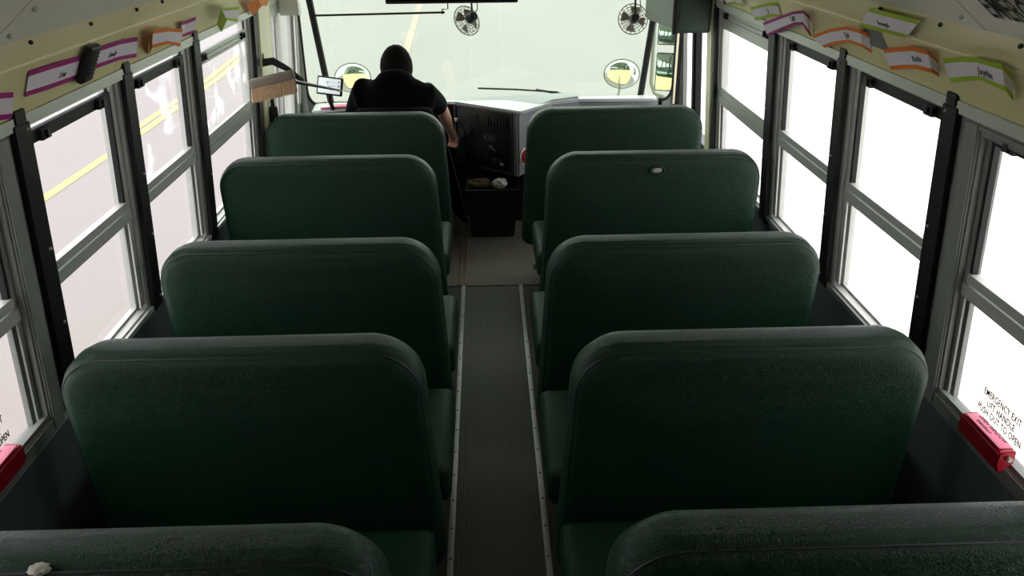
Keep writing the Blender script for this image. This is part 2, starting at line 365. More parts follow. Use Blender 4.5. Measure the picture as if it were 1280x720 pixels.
# ---------------------------------------------------------------- windows
n_win = 0
def bar(parent, name, s, y0, y1, z0, z1, d0, d1, m):
    bm = NB(); wbox(bm, s, y0, y1, z0, z1, d0, d1); es = bm.edges[:]
    bmesh.ops.bevel(bm, geom=es, offset=.0018, segments=1, affect='EDGES', clamp_overlap=True)
    return finish(bm, name, m, parent)
def rect_bars(s, y0, y1, z0, z1, d0, d1, wl, wr, wb, wt):
    bm = NB()
    wbox(bm, s, y0, y0 + wl, z0, z1, d0, d1); wbox(bm, s, y1 - wr, y1, z0, z1, d0, d1)
    wbox(bm, s, y0 + wl, y1 - wr, z0, z0 + wb, d0, d1); wbox(bm, s, y0 + wl, y1 - wr, z1 - wt, z1, d0, d1)
    return bm
def side_window(s, y0, y1, drop=0.0, top=M_BLACK, glass=G_SIDE, glass2=G_SIDE, silver=False, ebar=False):
    global n_win
    n_win += 1
    t = bpy.data.objects.new('window_%d' % n_win, None); C.objects.link(t); struct(t, 'split sash window in the %s wall' % SIDE[s])
    FR = M_ALU if not ebar else M_GREY
    finish(rect_bars(s, y0, y1, ZS, ZT, .004, .062, .012, .022, .008, .003), 'frame', FR, t)
    bm = NB()   # sash tracks on the jambs
    for d in (.012, .030): wbox(bm, s, y1 - .05, y1 - .023, ZS + .02, ZT - .004, d, d + .006)
    for d in (.012, .030): wbox(bm, s, y0 + .012, y0 + .022, ZS + .02, ZT - .004, d, d + .006)
    finish(bm, 'track', FR, t)
    zt, zm = (1.422 if s < 0 else 1.436) - drop, 1.034 if not silver else .985
    u = finish(rect_bars(s, y0 + .024, y1 - .052, zm, zt, .014, .030, .010, .010, .018 if not silver else .055, .034 if not silver else 1.422 - drop - 1.342 if s < 0 else .09), 'upper_sash', [top] if top else [FR], t)
    if silver:
        bm = NB()
        for zz in (zm + .012, zm + .034, zt - .022, zt - .042): wbox(bm, s, y0 + .024, y1 - .052, zz, zz + .004, .009, .015)
        finish(bm, 'ridge', FR, u)
    if top is M_BLACK:
        bm = NB(); wbox(bm, s, y0 + .024, y1 - .052, zm - .004, zm + .022, .008, .032); finish(bm, 'meeting_rail', M_ALU, u)
    bm = NB(); wbox(bm, s, y0 + .03, y1 - .058, zm + .01, zt - .03, .021, .024); finish(bm, 'pane', glass, u, smooth=False)
    for yy in (y0 + .10, y1 - .13):
        bm = NB(); wbox(bm, s, yy - .024, yy + .024, zt - .034, zt - .006, .002, .0145); wbox(bm, s, yy - .008, yy + .008, zt - .03, zt - .008, -.006, .003); finish(bm, 'latch', M_PLASTIC, u)
    l = finish(rect_bars(s, y0 + .013, y1 - .023, ZS + .008, .995 if not silver else .962, .034, .048, .008, .012, .008, .016), 'lower_sash', FR, t)
    bm = NB(); wbox(bm, s, y0 + .018, y1 - .03, ZS + .012, .99 if not silver else .955, .040, .043); finish(bm, 'pane', glass2, l, smooth=False)
    bm = NB(); wbox(bm, s, y0 + .012, y1 - .022, (.985 if not silver else .952), 1.022 if not silver else .99, .010, .05); finish(bm, 'centre_rail', M_ALU, t)
    return t
WL = [side_window(-1, *OPEN[-1][1], top=M_BLACK, ebar=True), side_window(-1, *OPEN[-1][2]), side_window(-1, *OPEN[-1][3], glass=G_SMEAR2),
      side_window(-1, *OPEN[-1][4], drop=.030, top=M_ALU, glass=G_SMEAR, silver=True)]
WR = [side_window(1, *OPEN[1][1], top=M_BLACK, ebar=True), side_window(1, *OPEN[1][2]), side_window(1, *OPEN[1][3]),
      side_window(1, *OPEN[1][4], drop=.0, top=M_ALU, silver=True)]
side_window(-1, *OPEN[-1][0]); side_window(1, *OPEN[1][0])     # the windows beside the nearest row
for s, W in ((-1, WL), (1, WR)):
    y0, y1 = OPEN[s][1]                                      # emergency window: thick grey gasket around
    bm = rect_bars(s, y0 - .04, y1 + .035, ZS - .012, ZT, -.014, .006, .05, .06, .046, .018)
    bmesh.ops.bevel(bm, geom=bm.edges[:], offset=.004, segments=2, affect='EDGES', clamp_overlap=True)
    finish(bm, 'gasket', M_GREY, W[0])
    bm = rect_bars(s, y0 + .005, y1 - .012, ZS + .030, ZT - .012, -.004, .012, .02, .02, .018, .018)
    finish(bm, 'inner_gasket', M_GREY, W[0])
    yd = -1 if s > 0 else 1
    lines = ['EMERGENCY EXIT', 'LIFT HANDLE', 'PUSH OUT TO OPEN']
    for k, L in enumerate(lines):
        o = wp(s, 1.737 if s > 0 else 1.72, .758 - k * .0275, .0385)
        text_obj('lettering', L, .0285, o, (0, yd, 0), wp(s, 0, 1) - wp(s, 0, 0), M_INK, W[0], thick=.0004, align='CENTER', xs=.68, weight=.0005, track=1.07)

# black strips over the columns
POSTS = {-1: [(2.022, 2.100), (2.700, 2.775), (3.402, 3.480), (4.340, 4.405)], 1: [(2.060, 2.136), (2.770, 2.846), (3.505, 3.590), (4.462, 4.503)]}
for s in (-1, 1):
    for k, (a, b) in enumerate(POSTS[s]):
        n_trim += 1
        t = bpy.data.objects.new('trim_%d' % n_trim, None); C.objects.link(t); struct(t, 'black metal strip covering the post between %s windows' % SIDE[s])
        zb = .62 if k != 2 else .60
        bm = NB(); wbox(bm, s, a, b, zb, 1.462, -.016, -.001); wbox(bm, s, a + .012, b - .012, 1.462, 1.497, -.016, -.006)
        bmesh.ops.bevel(bm, geom=bm.edges[:], offset=.003, segments=2, affect='EDGES', clamp_overlap=True); finish(bm, 'strip', M_BLACK, t)
        for z in (1.445, 1.12, .90, .66):
            bm = NB(); c = wp(s, b - .022, z, -.017); bmesh.ops.create_uvsphere(bm, u_segments=8, v_segments=6, radius=.005, matrix=Matrix.Translation(c)); finish(bm, 'screw', M_ALU, t)

# red emergency handles
def red_handle(s, yc, zc, label):
    t = thing('emergency_handle', label, 'handle', wp(s, yc, zc, -.03), 'red emergency window handles')
    yd = -s
    bm = NB()
    pr = [(-.012, .022), (-.028, .018), (-.030, -.016), (-.022, -.038), (-.010, -.040), (-.004, -.018), (.015, -.016), (.015, .022)]
    prism(bm, [(s * (p[0] + .0), -.088, p[1]) for p in pr], (0, .176, 0))
    bmesh.ops.bevel(bm, geom=bm.edges[:], offset=.0035, segments=2, affect='EDGES', clamp_overlap=True)
    finish(bm, 'grip', M_RED, t)
    bm = NB(); add_box(bm, (-s * .006, 0, .0235), (.034, .150, .003), .001); f = finish(bm, 'letter_highlight', M_PINKL, t)  # pink highlight on the handle top, painted as a thin lettered face
    text_obj('lettering', 'OPEN WINDOW', .0155, (s * .001, -yd * .062, .0253), (0, yd, 0), (s, 0, 0), M_INK, f, thick=.0003)
    text_obj('lettering', 'EMERGENCY', .0105, (-s * .014, -yd * .045, .0253), (0, yd, 0), (s, 0, 0), M_INK, f, thick=.0003)
    bm = NB(); tube(bm, [(-s * .004, yd * .09, .004), (-s * .004, yd * .098, .004)], .006, 10); finish(bm, 'pivot_pin', M_ALU, t)
    return t
red_handle(-1, 1.622, .732, 'red emergency window handle under the left near window')
red_handle(1, 1.664, .723, 'red emergency window handle under the right near window')

# ---------------------------------------------------------------- bus seats
def rr(a, b, r, n=9, rb=.05):
    """rounded outline in (x, z): half width a, height 0..b; returns closed list counter-clockwise"""
    pts = []
    for (cx, cz, rad, a0) in ((a - r, b - r, r, 0), (-(a - r), b - r, r, PI / 2), (-(a - rb), rb, rb, PI), (a - rb, rb, rb, 1.5 * PI)):
        for k in range(n + 1):
            t = a0 + k / n * PI / 2; pts.append((cx + rad * math.cos(t), cz + rad * math.sin(t)))
    return pts
def back_bm(wd, ht, th, side, crown=.012, dents=()):
    """seat back standing on z=0, front to +y; side = aisle direction (widens towards the bottom on that side)"""
    bm = NB(); a = wd / 2; r = .125
    # (y offset, inset)
    rings = [(-th / 2 - .007, .16), (-th / 2 - .006, .075), (-th / 2 - .002, .035), (-th / 2 + .006, .014), (-th / 2 + .014, .012), (-th / 2 + .022, .005), (-th * .2, 0), (th * .12, .002), (th * .3, .010),
             (th * .43, .028), (th / 2, .06), (th / 2 + .006, .16)]
    vr = []
    for (y, ins) in rings:
        o = rr(a - ins, ht - 2 * ins + 0, max(r - ins, .02), rb=max(.05 - ins, .01))
        row = []
        for (x, z) in o:
            z += ins
            tz = 1 - z / ht
            if side * x > 0: x += side * .035 * tz * min(1, abs(x) / a)
            z += crown * (1 - (x / a) ** 2) * (z / ht)
            wr = .0035 * math.sin(x * 23 + y * 40) * math.sin(z * 31 + x * 7)
            row.append(bm.verts.new((x, y + wr, z)))
        vr.append(row)
    N = len(vr[0])
    for p, q in zip(vr, vr[1:]):
        for k in range(N): bm.faces.new((p[k], p[(k + 1) % N], q[(k + 1) % N], q[k]))
    # fill the two flat faces with a grid fan
    for row, yy in ((vr[0], -th / 2 - .008), (vr[-1], th / 2 + .008)):
        c = [bm.verts.new((v.co.x * .55, yy, ht * .5 + (v.co.z - ht * .5) * .5)) for v in row]
        for k in range(N): bm.faces.new((row[k], row[(k + 1) % N], c[(k + 1) % N], c[k]))
        bm.faces.new(c)
    return bm
def outline_pts(wd, ht, ins, side, crown=.012):
    a = wd / 2; o = rr(a - ins, ht - 2 * ins, max(.125 - ins, .02), rb=.04); out = []
    for (x, z) in o:
        z += ins; tz = 1 - z / ht
        if side * x > 0: x += side * .035 * tz * min(1, abs(x) / a)
        z += crown * (1 - (x / a) ** 2) * (z / ht); out.append((x, z))
    return out
TH, BOT, LEAN = .135, .17, math.radians(5.0)
def bus_seat(x, ytop, ztop, side, label, group='green bench seats', wd=.965, cushion=True, barrier=False, tags=True):
    """side: +1 when the aisle lies towards +x (left-hand seats)"""
    name = 'crash_barrier' if barrier else 'bus_seat'
    ht = ztop - BOT - .006
    # top centre of the back lies at (x, ytop - .012, ztop)
    yb = ytop - .016 + math.sin(LEAN) * ht
    t = thing(name, label, 'barrier' if barrier else 'seat', (x, yb, 0), group)
    bk = finish(back_bm(wd, ht, TH, side), 'padded_panel' if barrier else 'backrest', M_VINYL, t, ang=60)
    bk.location = (0, 0, BOT); bk.rotation_euler = (LEAN, 0, 0)
    bm = NB(); tube(bm, [(p[0], -TH / 2 + .011, p[1]) for p in outline_pts(wd, ht, .012, side)], .0032, 6, closed=True)
    finish(bm, 'piping', M_PIPING, bk)
    if not barrier:
        bm = NB()
        add_box(bm, (side * .015, .30, .365), (.985, .47, .13), .035, seg=3)
        for v in bm.verts:
            if v.co.z > .38: v.co.z += .012 * (1 - ((v.co.x) / .5) ** 2)
        cu = finish(bm, 'cushion', M_VINYL, t, ang=60)
        bm = NB()
        for yy in (.10, .50): tube(bm, [(-.46, yy, .285), (.47, yy, .285)], .013, 8)
        for xx in (-.44, .44): tube(bm, [(xx, .10, .285), (xx, .50, .285)], .013, 8)
        finish(bm, 'seat_frame', M_BLACK, t)
        for yy in (.13, .47):
            bm = NB(); tube(bm, [(side * .40, yy, .285), (side * .40, yy + (.02 if yy > .3 else -.02), .007)], .014, 8); add_box(bm, (side * .40, yy + (.02 if yy > .3 else -.02), .004), (.06, .06, .007), .002)
            finish(bm, 'leg', M_BLACK, t)
        bm = NB(); add_box(bm, (-side * .46, .3, .275), (.03, .42, .03), .004); finish(bm, 'wall_bracket', M_BLACK, t)
    else:
        for xx in (-.40, .40):
            bm = NB(); tube(bm, [(xx, 0, BOT + .05), (xx, 0, .007)], .016, 8); add_box(bm, (xx, 0, .004), (.07, .07, .007), .002); finish(bm, 'leg', M_BLACK, t)
    if tags:
        bm = NB(); add_box(bm, (side * .445, -.035, .160), (.040, .022, .055), .004); o = finish(bm, 'leg_cap', M_WHITE, t); o['label'] = 'pale plastic cap at the aisle corner'
    return t, bk
ROWS = [  # left (x, y, z), right (x, y, z), words
    ((-.670, 1.155, .944, .94), (.680, 1.165, .938, .94)),
    ((-.638, 1.860, .955, .918), (.665, 1.830, .960, .918)),
    ((-.648, 2.610, .925, .942), (.677, 2.630, .910, .950)),
    ((-.703, 3.515, .960, .943), (.733, 3.495, .965, .941)),
    ((-.706, 4.380, .950, .947), (.690, 4.370, .965, .945)),
]
W_L = ['nearest left green vinyl bus seat with a torn white patch on its top', 'green vinyl bus seat, second from the camera on the left', 'green vinyl bus seat, third from the camera on the left', 'green vinyl bus seat left of the aisle, right behind the barrier at the driver']
W_R = ['nearest right green vinyl bus seat, only its top edge in view', 'green vinyl bus seat, second from the camera on the right, beside the window lettering', 'green vinyl bus seat on the right with creased back, third from the camera', 'green vinyl bus seat on the right with a worn hole high in its back']
seats = {}
for i, (l, r) in enumerate(ROWS):
    for s, q, labs in ((1, l, W_L), (-1, r, W_R)):
        if i < 4: seats[(i, s)] = bus_seat(q[0], q[1], q[2], s, labs[i], tags=i == 2, wd=q[3])
        else: seats[(i, s)] = bus_seat(q[0], q[1], q[2], s, 'green padded crash barrier ' + ('right behind the driver' if s > 0 else 'on the right, before the entrance door'), 'green padded barriers', cushion=False, barrier=True, tags=False, wd=q[3])
# worn hole in the fourth right seat, torn patch on the nearest left seat, scuffs
def blob(name, parent, c, r, m, sq=(1, .25, .6), n=3, seed=1):
    rnd = random.Random(seed); bm = NB(); bmesh.ops.create_icosphere(bm, subdivisions=n, radius=1.0)
    for v in bm.verts:
        k = 1 + .35 * (rnd.random() - .5); v.co = Vector((v.co.x * r * sq[0] * k, v.co.y * r * sq[1] * k, v.co.z * r * sq[2] * k)) + Vector(c)
    return finish(bm, name, m, parent, ang=80)
bk = seats[(3, -1)][1]
bm = NB(); tube(bm, [(0.0 + .030 * math.cos(a * PI / 8), -TH / 2 - .006, .735 + .017 * math.sin(a * PI / 8)) for a in range(16)], .006, 6, closed=True)
blob('worn_hole', bk, (.0, -TH / 2 - .004, .735), .022, M_WEAR, seed=4)['label'] = 'pale foam showing in a worn hole'
o = finish(bm, 'hole_rim', M_VINYL, bk)
bk = seats[(0, 1)][1]
blob('torn_patch', bk, (-.105, -TH * .42, .772), .014, M_WEAR, sq=(1.3, .9, .6), seed=9)['label'] = 'torn whitish patch in the vinyl'

# ---------------------------------------------------------------- name cards and small things on the headers
def hface(s, z):
    """x of the lower header face at height z"""
    C0 = LC if s < 0 else RC; lo = wp(s, 0, 1.474); f = (z - lo.z) / (C0[1] - lo.z)
    return lo.x + (C0[0] - lo.x) * f
def name_card(s, cols, band, label, word=None, wpos=.5, wsize=.024, solid=()):
    """cols: (lower edge point, upper edge point) along the bent card"""
    t = thing('name_card', label, 'card', (0, 0, 0), 'paper name cards')
    cols = [(Vector(b), Vector(u)) for b, u in cols]
    pt = lambda i, f: cols[i][0].lerp(cols[i][1], f)
    bm = NB(); th = Vector((-s * .0012, 0, 0))
    for i in range(len(cols) - 1):
        for f0, f1, mi in ((0, .2, 1), (.2, .8, 0), (.8, 1, 1)):
            a, b, c, d = pt(i, f0), pt(i + 1, f0), pt(i + 1, f1), pt(i, f1)
            hexa(bm, [a, b, c, d, a + th, b + th, c + th, d + th], 1 if i in solid else mi)
    finish(bm, 'card', [M_PAPER, band], t, smooth=False)
    if word:
        n = len(cols) - 1; q = min(int(wpos * n), n - 1); f = wpos * n - q
        a, b, c = pt(q, 0), pt(q + 1, 0), pt(q, 1)
        xd = (b - a).normalized(); upv = (pt(q, 1).lerp(pt(q + 1, 1), f) - pt(q, 0).lerp(pt(q + 1, 0), f))
        nrm = xd.cross(upv).normalized()
        o = a + (b - a) * f + upv * .34 + nrm * .002
        if nrm.x * s > 0: o = a + (b - a) * f + upv * .34 - nrm * .002
        text_obj('handwriting', word, wsize, o, xd, upv, M_INK, t, shear=.35, thick=.0003, track=1.12)
    return t
name_card(-1, [((-1.153, 1.904, 1.504), (-1.116, 1.873, 1.575)), ((-1.164, 2.039, 1.481), (-1.128, 2.009, 1.551))], M_PURPLE, 'purple banded name card cut by the photo edge, leftmost of all')
name_card(-1, [((-1.139, 2.075, 1.526), (-1.106, 2.061, 1.59)), ((-1.142, 2.205, 1.519), (-1.107, 2.183, 1.587)), ((-1.147, 2.383, 1.513), (-1.113, 2.35, 1.578))], M_PURPLE, 'purple banded name card reading Lisa, left of the black box', 'Lisa', .62)
name_card(-1, [((-1.144, 2.463, 1.521), (-1.112, 2.431, 1.584)), ((-1.143, 2.653, 1.516), (-1.11, 2.618, 1.581)), ((-1.155, 2.823, 1.498), (-1.12, 2.778, 1.568))], M_PURPLE, 'purple banded name card reading Emily, right of the black box', 'Emily', .28)
name_card(-1, [((-1.163, 2.952, 1.485), (-1.127, 2.905, 1.555)), ((-1.099, 2.823, 1.526), (-1.067, 2.778, 1.588)), ((-1.098, 2.964, 1.518), (-1.068, 2.916, 1.576)), ((-1.126, 3.161, 1.479), (-1.091, 3.118, 1.547))], M_ORANGE, 'orange banded name card bent out from the left header', solid=(0,))
name_card(-1, [((-1.133, 3.223, 1.505), (-1.101, 3.14, 1.568)), ((-1.158, 3.32, 1.494), (-1.125, 3.264, 1.557)), ((-1.159, 3.43, 1.491), (-1.125, 3.383, 1.557))], M_PURPLE, 'small purple banded name card beside the bent orange one')
name_card(-1, [((-1.168, 3.818, 1.441), (-1.142, 3.687, 1.491)), ((-1.081, 3.632, 1.514), (-1.046, 3.46, 1.58)), ((-1.11, 3.888, 1.475), (-1.073, 3.815, 1.548))], M_GREEN, 'lime banded name card folded out sharply above the left window', solid=(0,))
name_card(-1, [((-1.153, 4.314, 1.451), (-1.111, 4.061, 1.532)), ((-1.11, 4.343, 1.495), (-1.085, 4.188, 1.544)), ((-1.156, 4.64, 1.463), (-1.137, 4.613, 1.502))], M_ORANGE, 'orange name card curled at the front end of the left header', solid=(0, 1))
name_card(1, [((1.222, 4.41, 1.471), (1.19, 4.38, 1.52)), ((1.205, 4.30, 1.475), (1.178, 4.27, 1.525))], M_ORANGE, 'scrap of orange card beside the dark green pad')
name_card(1, [((1.205, 4.25, 1.480), (1.175, 4.22, 1.53)), ((1.166, 4.005, 1.514), (1.132, 3.971, 1.567)), ((1.176, 3.871, 1.514), (1.137, 3.83, 1.575))], M_GREEN, 'lime banded name card farthest along the right header')
name_card(1, [((1.206, 3.778, 1.466), (1.17, 3.756, 1.524)), ((1.172, 3.45, 1.524), (1.136, 3.42, 1.577)), ((1.182, 3.38, 1.526), (1.144, 3.34, 1.586))], M_GREEN, 'lime banded name card reading Ja, behind the purple one', 'Ja', .42, .030)
name_card(1, [((1.220, 3.631, 1.417), (1.183, 3.6, 1.479)), ((1.169, 3.324, 1.485), (1.129, 3.247, 1.548)), ((1.132, 3.09, 1.536), (1.096, 3.018, 1.592)), ((1.128, 2.999, 1.549), (1.091, 2.909, 1.608)), ((1.205, 3.10, 1.49), (1.150, 3.0, 1.577))], M_PURPLE, 'purple banded name card reading Cam on the right header', 'Cam', .46, .034)
name_card(1, [((1.231, 3.072, 1.449), (1.199, 3.077, 1.5)), ((1.177, 2.81, 1.509), (1.144, 2.795, 1.561)), ((1.151, 2.637, 1.541), (1.117, 2.607, 1.594)), ((1.155, 2.548, 1.54), (1.118, 2.508, 1.598)), ((1.187, 2.553, 1.522), (1.146, 2.5, 1.586))], M_ORANGE, 'orange banded name card reading Qui, bowed over the panel joint', 'Qui', .46, .030)
name_card(1, [((1.116, 2.509, 1.608), (1.022, 2.25, 1.69)), ((1.102, 2.19, 1.62), (1.019, 1.972, 1.692))], M_GREEN, 'lime banded name card reading Angel, highest on the right header', 'Angel', .38, .030)
name_card(1, [((1.209, 2.453, 1.488), (1.168, 2.44, 1.552)), ((1.179, 2.319, 1.516), (1.138, 2.298, 1.579)), ((1.158, 2.21, 1.536), (1.117, 2.179, 1.6)), ((1.151, 2.113, 1.543), (1.111, 2.085, 1.605)), ((1.183, 2.137, 1.529), (1.153, 2.103, 1.577))], M_ORANGE, 'orange banded name card reading Kesha on the right header', 'Kesha', .48, .026)
name_card(1, [((1.185, 2.077, 1.525), (1.145, 2.067, 1.587)), ((1.156, 1.963, 1.552), (1.118, 1.947, 1.611)), ((1.132, 1.867, 1.573), (1.098, 1.848, 1.626)), ((1.129, 1.755, 1.569), (1.088, 1.732, 1.633)), ((1.175, 1.797, 1.54), (1.136, 1.76, 1.602))], M_GREEN, 'lime banded name card reading Jaylin, nearest on the right header', 'Jaylin', .50, .027)
# black box on the left header and grey plate on the right header
bm = NB(); add_box(bm, (0, 0, 0), (.02, .070, .112), .009, seg=3)
for k in range(9): add_box(bm, (.0105, 0, -.042 + k * .0105), (.003, .064, .003), .001, seg=1)
o = finish(bm, 'black_box', M_PLASTIC); o.location = (hface(-1, 1.552) + .020, 2.385, 1.552); o.rotation_euler = (0, math.radians(27), 0)
tag(o, 'black ribbed plastic box on the left header between two name cards', 'box')
bm = NB(); add_box(bm, (.002, 0, 0), (.005, .13, .070), .002); add_box(bm, (-.008, .05, .018), (.006, .008, .02), .002)
o = finish(bm, 'metal_plate', M_GREY); o.location = (hface(1, 1.575) + .000, 2.475, 1.575); o.rotation_euler = (0, math.radians(-33), 0)
tag(o, 'bare grey metal plate on the right header under the Angel card', 'plate')

# ---------------------------------------------------------------- front: pillars, driver window, corner glass, windshield, door
for s, a, b, lab in ((-1, 4.415, 4.66, 'cream pillar between the last left window and the driver window'), (1, 4.506, 4.612, 'cream pillar at the rear edge of the entrance door')):
    n_trim += 1
    bm = NB(); wbox(bm, s, a, b, .0, 1.49, -.022, .002); bmesh.ops.bevel(bm, geom=bm.edges[:], offset=.006, segments=2, affect='EDGES', clamp_overlap=True)
    struct(finish(bm, 'trim_%d' % n_trim, M_CREAMD), lab)
n_win += 1
t = bpy.data.objects.new('window_%d' % n_win, None); C.objects.link(t); struct(t, 'driver side window with silver frames')
y0, y1 = OPEN[-1][5]
finish(rect_bars(-1, y0, y1, ZS, ZT, -.012, .06, .03, .03, .03, .05), 'frame', M_RAILP, t)
sl = finish(rect_bars(-1, 4.98, y1 - .03, ZS + .03, ZT - .05, .01, .03, .045, .04, .02, .03), 'sliding_sash', M_ALU, t)
bm = NB(); wbox(bm, -1, 5.0, y1 - .05, ZS + .04, ZT - .07, .018, .022); finish(bm, 'pane', G_SIDE, sl, smooth=False)
sl = finish(rect_bars(-1, y0 + .03, 5.0, ZS + .03, ZT - .05, .034, .05, .02, .03, .02, .02), 'fixed_sash', M_ALU, t)
bm = NB(); wbox(bm, -1, y0 + .04, 4.99, ZS + .04, ZT - .06, .04, .044); finish(bm, 'pane', G_SIDE, sl, smooth=False)
bm = NB(); tube(bm, [wp(-1, 5.30, .80, -.02), wp(-1, 5.30, 1.36, -.02)], .012, 8); finish(bm, 'grab_rail', M_ALU, t)

# windshield and corner glass: plane at y ~ 5.44, leaning back slightly
def fy(z): return 5.47 - .09 * (z - .75)
n_win += 1
t = bpy.data.objects.new('window_%d' % n_win, None); C.objects.link(t); struct(t, 'wide one piece windshield with black side pillars')
def fpane(x0, x1, z0, z1, dy=0, x0t=None, x1t=None):
    x0t = x0 if x0t is None else x0t; x1t = x1 if x1t is None else x1t
    bm = NB(); hexa(bm, [(x0, fy(z0) + dy, z0), (x1, fy(z0) + dy, z0), (x1t, fy(z1) + dy, z1), (x0t, fy(z1) + dy, z1),
                         (x0, fy(z0) + dy + .005, z0), (x1, fy(z0) + dy + .005, z0), (x1t, fy(z1) + dy + .005, z1), (x0t, fy(z1) + dy + .005, z1)]); return bm
finish(fpane(-1.03, 1.03, .75, 1.75, 0, -1.13, 1.13), 'pane', G_FRONT, t, smooth=False)
for s in (-1, 1):
    bm = NB(); tube(bm, [(s * 1.02, fy(.74) - .02, .74), (s * 1.08, fy(1.40) - .02, 1.40), (s * 1.115, fy(1.75) - .02, 1.75)], .021, 10); finish(bm, 'pillar', M_RUBBER, t)
bm = NB(); tube(bm, [(-1.02, fy(.755), .755), (1.02, fy(.755), .755)], .014, 8); finish(bm, 'seal', M_RUBBER, t)
# corner lights with rounded lower corner
for s in (-1, 1):
    n_win += 1
    t = bpy.data.objects.new('window_%d' % n_win, None); C.objects.link(t); struct(t, 'narrow corner glass beside the %s windshield pillar' % SIDE[s])
    xi, xo, zo = 1.04, 1.225 if s > 0 else 1.165, .765
    yc = lambda x: fy(1.0) - (abs(x) - 1.04) * .25
    bm = NB(); hexa(bm, [(s * xi, yc(xi), .76), (s * xo, yc(xo), .76), (s * xo, yc(xo), 1.75), (s * (xi + .09), yc(xi + .09), 1.75)] + [(s * xi, yc(xi) + .005, .76), (s * xo, yc(xo) + .005, .76), (s * xo, yc(xo) + .005, 1.75), (s * (xi + .09), yc(xi + .09) + .005, 1.75)])
    finish(bm, 'pane', G_FRONT, t, smooth=False)
    pts = [(s * 1.05, yc(1.05) - .004, .765)] + [(s * (xo - .06 + .06 * math.sin(a)), yc(xo) - .004, .765 + .10 - .10 * math.cos(a)) for a in [k * PI / 16 for k in range(9)]] + [(s * xo, yc(xo) - .004, 1.2), (s * xo, yc(xo) - .004, 1.75)]
    bm = NB(); tube(bm, pts, .011, 8); finish(bm, 'seal', M_RUBBER, t)
    # solid corner between glass and side wall
    bm = NB(); e = wp(s, 0, 1.0).x
    xe = 1.31 if s < 0 else 1.262
    prism(bm, [(s * xo, yc(xo) - .015, -.0), (s * xe, yc(xo) - .03, 0), (s * xe, yc(xo) + .03, 0), (s * xo, yc(xo) + .03, 0)], (0, 0, 1.8)); finish(bm, 'corner_post', M_RAILP if s < 0 else M_RUBBER, t)
    if s > 0: bm = NB(); add_box(bm, (xo + .006, yc(xo) - .022, 1.2), (.013, .012, .92), .002); finish(bm, 'cream_edge', M_CREAMD, t)
    bm = NB(); prism(bm, [(s * (xo - .065), yc(xo) - .012, .70), (s * xo, yc(xo) - .012, .70), (s * xo, yc(xo) - .012, .88)] + [(s * (xo - .065 + .065 * math.sin(a)), yc(xo) - .012, .755 + .11 - .11 * math.cos(a)) for a in [k * PI / 12 for k in range(6, -1, -1)]], (0, .02, 0)); finish(bm, 'corner_gusset', M_GREY, t)
# front wall under the windshield (yellow outside)
bm = NB(); add_box(bm, (.03, 5.56, -.02), (2.6, .10, 1.5)); struct(finish(bm, 'wall_front', mat('overexposed_yellow_front', (252, 230, 165), .4), smooth=False), 'yellow front of the bus below the windshield')  # bus yellow made paler, overexposure put into the colour
bm = NB(); prism(bm, [(1.26, 5.44, 1.70), (1.24, 5.44, 1.70)] + [(x, 5.44, z + .01) for x, z in reversed(arc)] + [(-1.20, 5.44, 1.70)], (0, .10, 0)); struct(finish(bm, 'wall_front_header', M_CREAM), 'cream header above the windshield')
# entrance door
t = bpy.data.objects.new('door_1', None); C.objects.link(t); struct(t, 'folding glazed entrance door on the right, before the windshield')
for a, b in ((4.62, 4.965), (4.985, 5.44)):
    lf = finish(rect_bars(1, a, b, .05, 1.40, .0, .035, .035 if a > 4.8 else .02, .03 if a < 4.8 else .014, .08, .05), 'leaf', M_BLACK, t)
    bm = NB(); wbox(bm, 1, a + .015, b - .03, .1, 1.37, .016, .02); finish(bm, 'pane', G_SIDE, lf, smooth=False)
bm = NB(); wbox(bm, 1, 4.95, 5.0, .05, 1.40, -.012, .012); bmesh.ops.bevel(bm, geom=bm.edges[:], offset=.006, segments=2, affect='EDGES'); finish(bm, 'centre_seal', M_RUBBER, t)
bm = NB(); wbox(bm, 1, 4.62, 5.44, 1.40, 1.447, -.01, .05); finish(bm, 'head', M_BLACK, t)
# open the lower wall at the door: step well below
# padded header and housing over the door
t = thing('door_header', 'dark green padded header over the entrance door', 'padding', (1.10, 4.52, 1.30))
bm = NB(); add_box(bm, (.005, 0, .14), (.19, .05, .26), .02, seg=3); finish(bm, 'pad', M_PAD, t)
bm = NB(); tube(bm, [(-.092, -.03, .01), (-.095, -.032, .14), (-.092, -.03, .28)], .016, 8); finish(bm, 'edge_roll', M_RUBBER, t)
bm = NB(); prism(bm, [(1.055, 4.555, 1.305), (.955, 5.10, 1.315), (1.14, 5.10, 1.315), (1.16, 4.555, 1.305)], (0, 0, .24))
bmesh.ops.bevel(bm, geom=bm.edges[:], offset=.012, segments=2, affect='EDGES')
t = finish(bm, 'door_engine_housing', M_PADG); tag(t, 'grey-green metal housing running forward from the green pad over the door', 'housing')

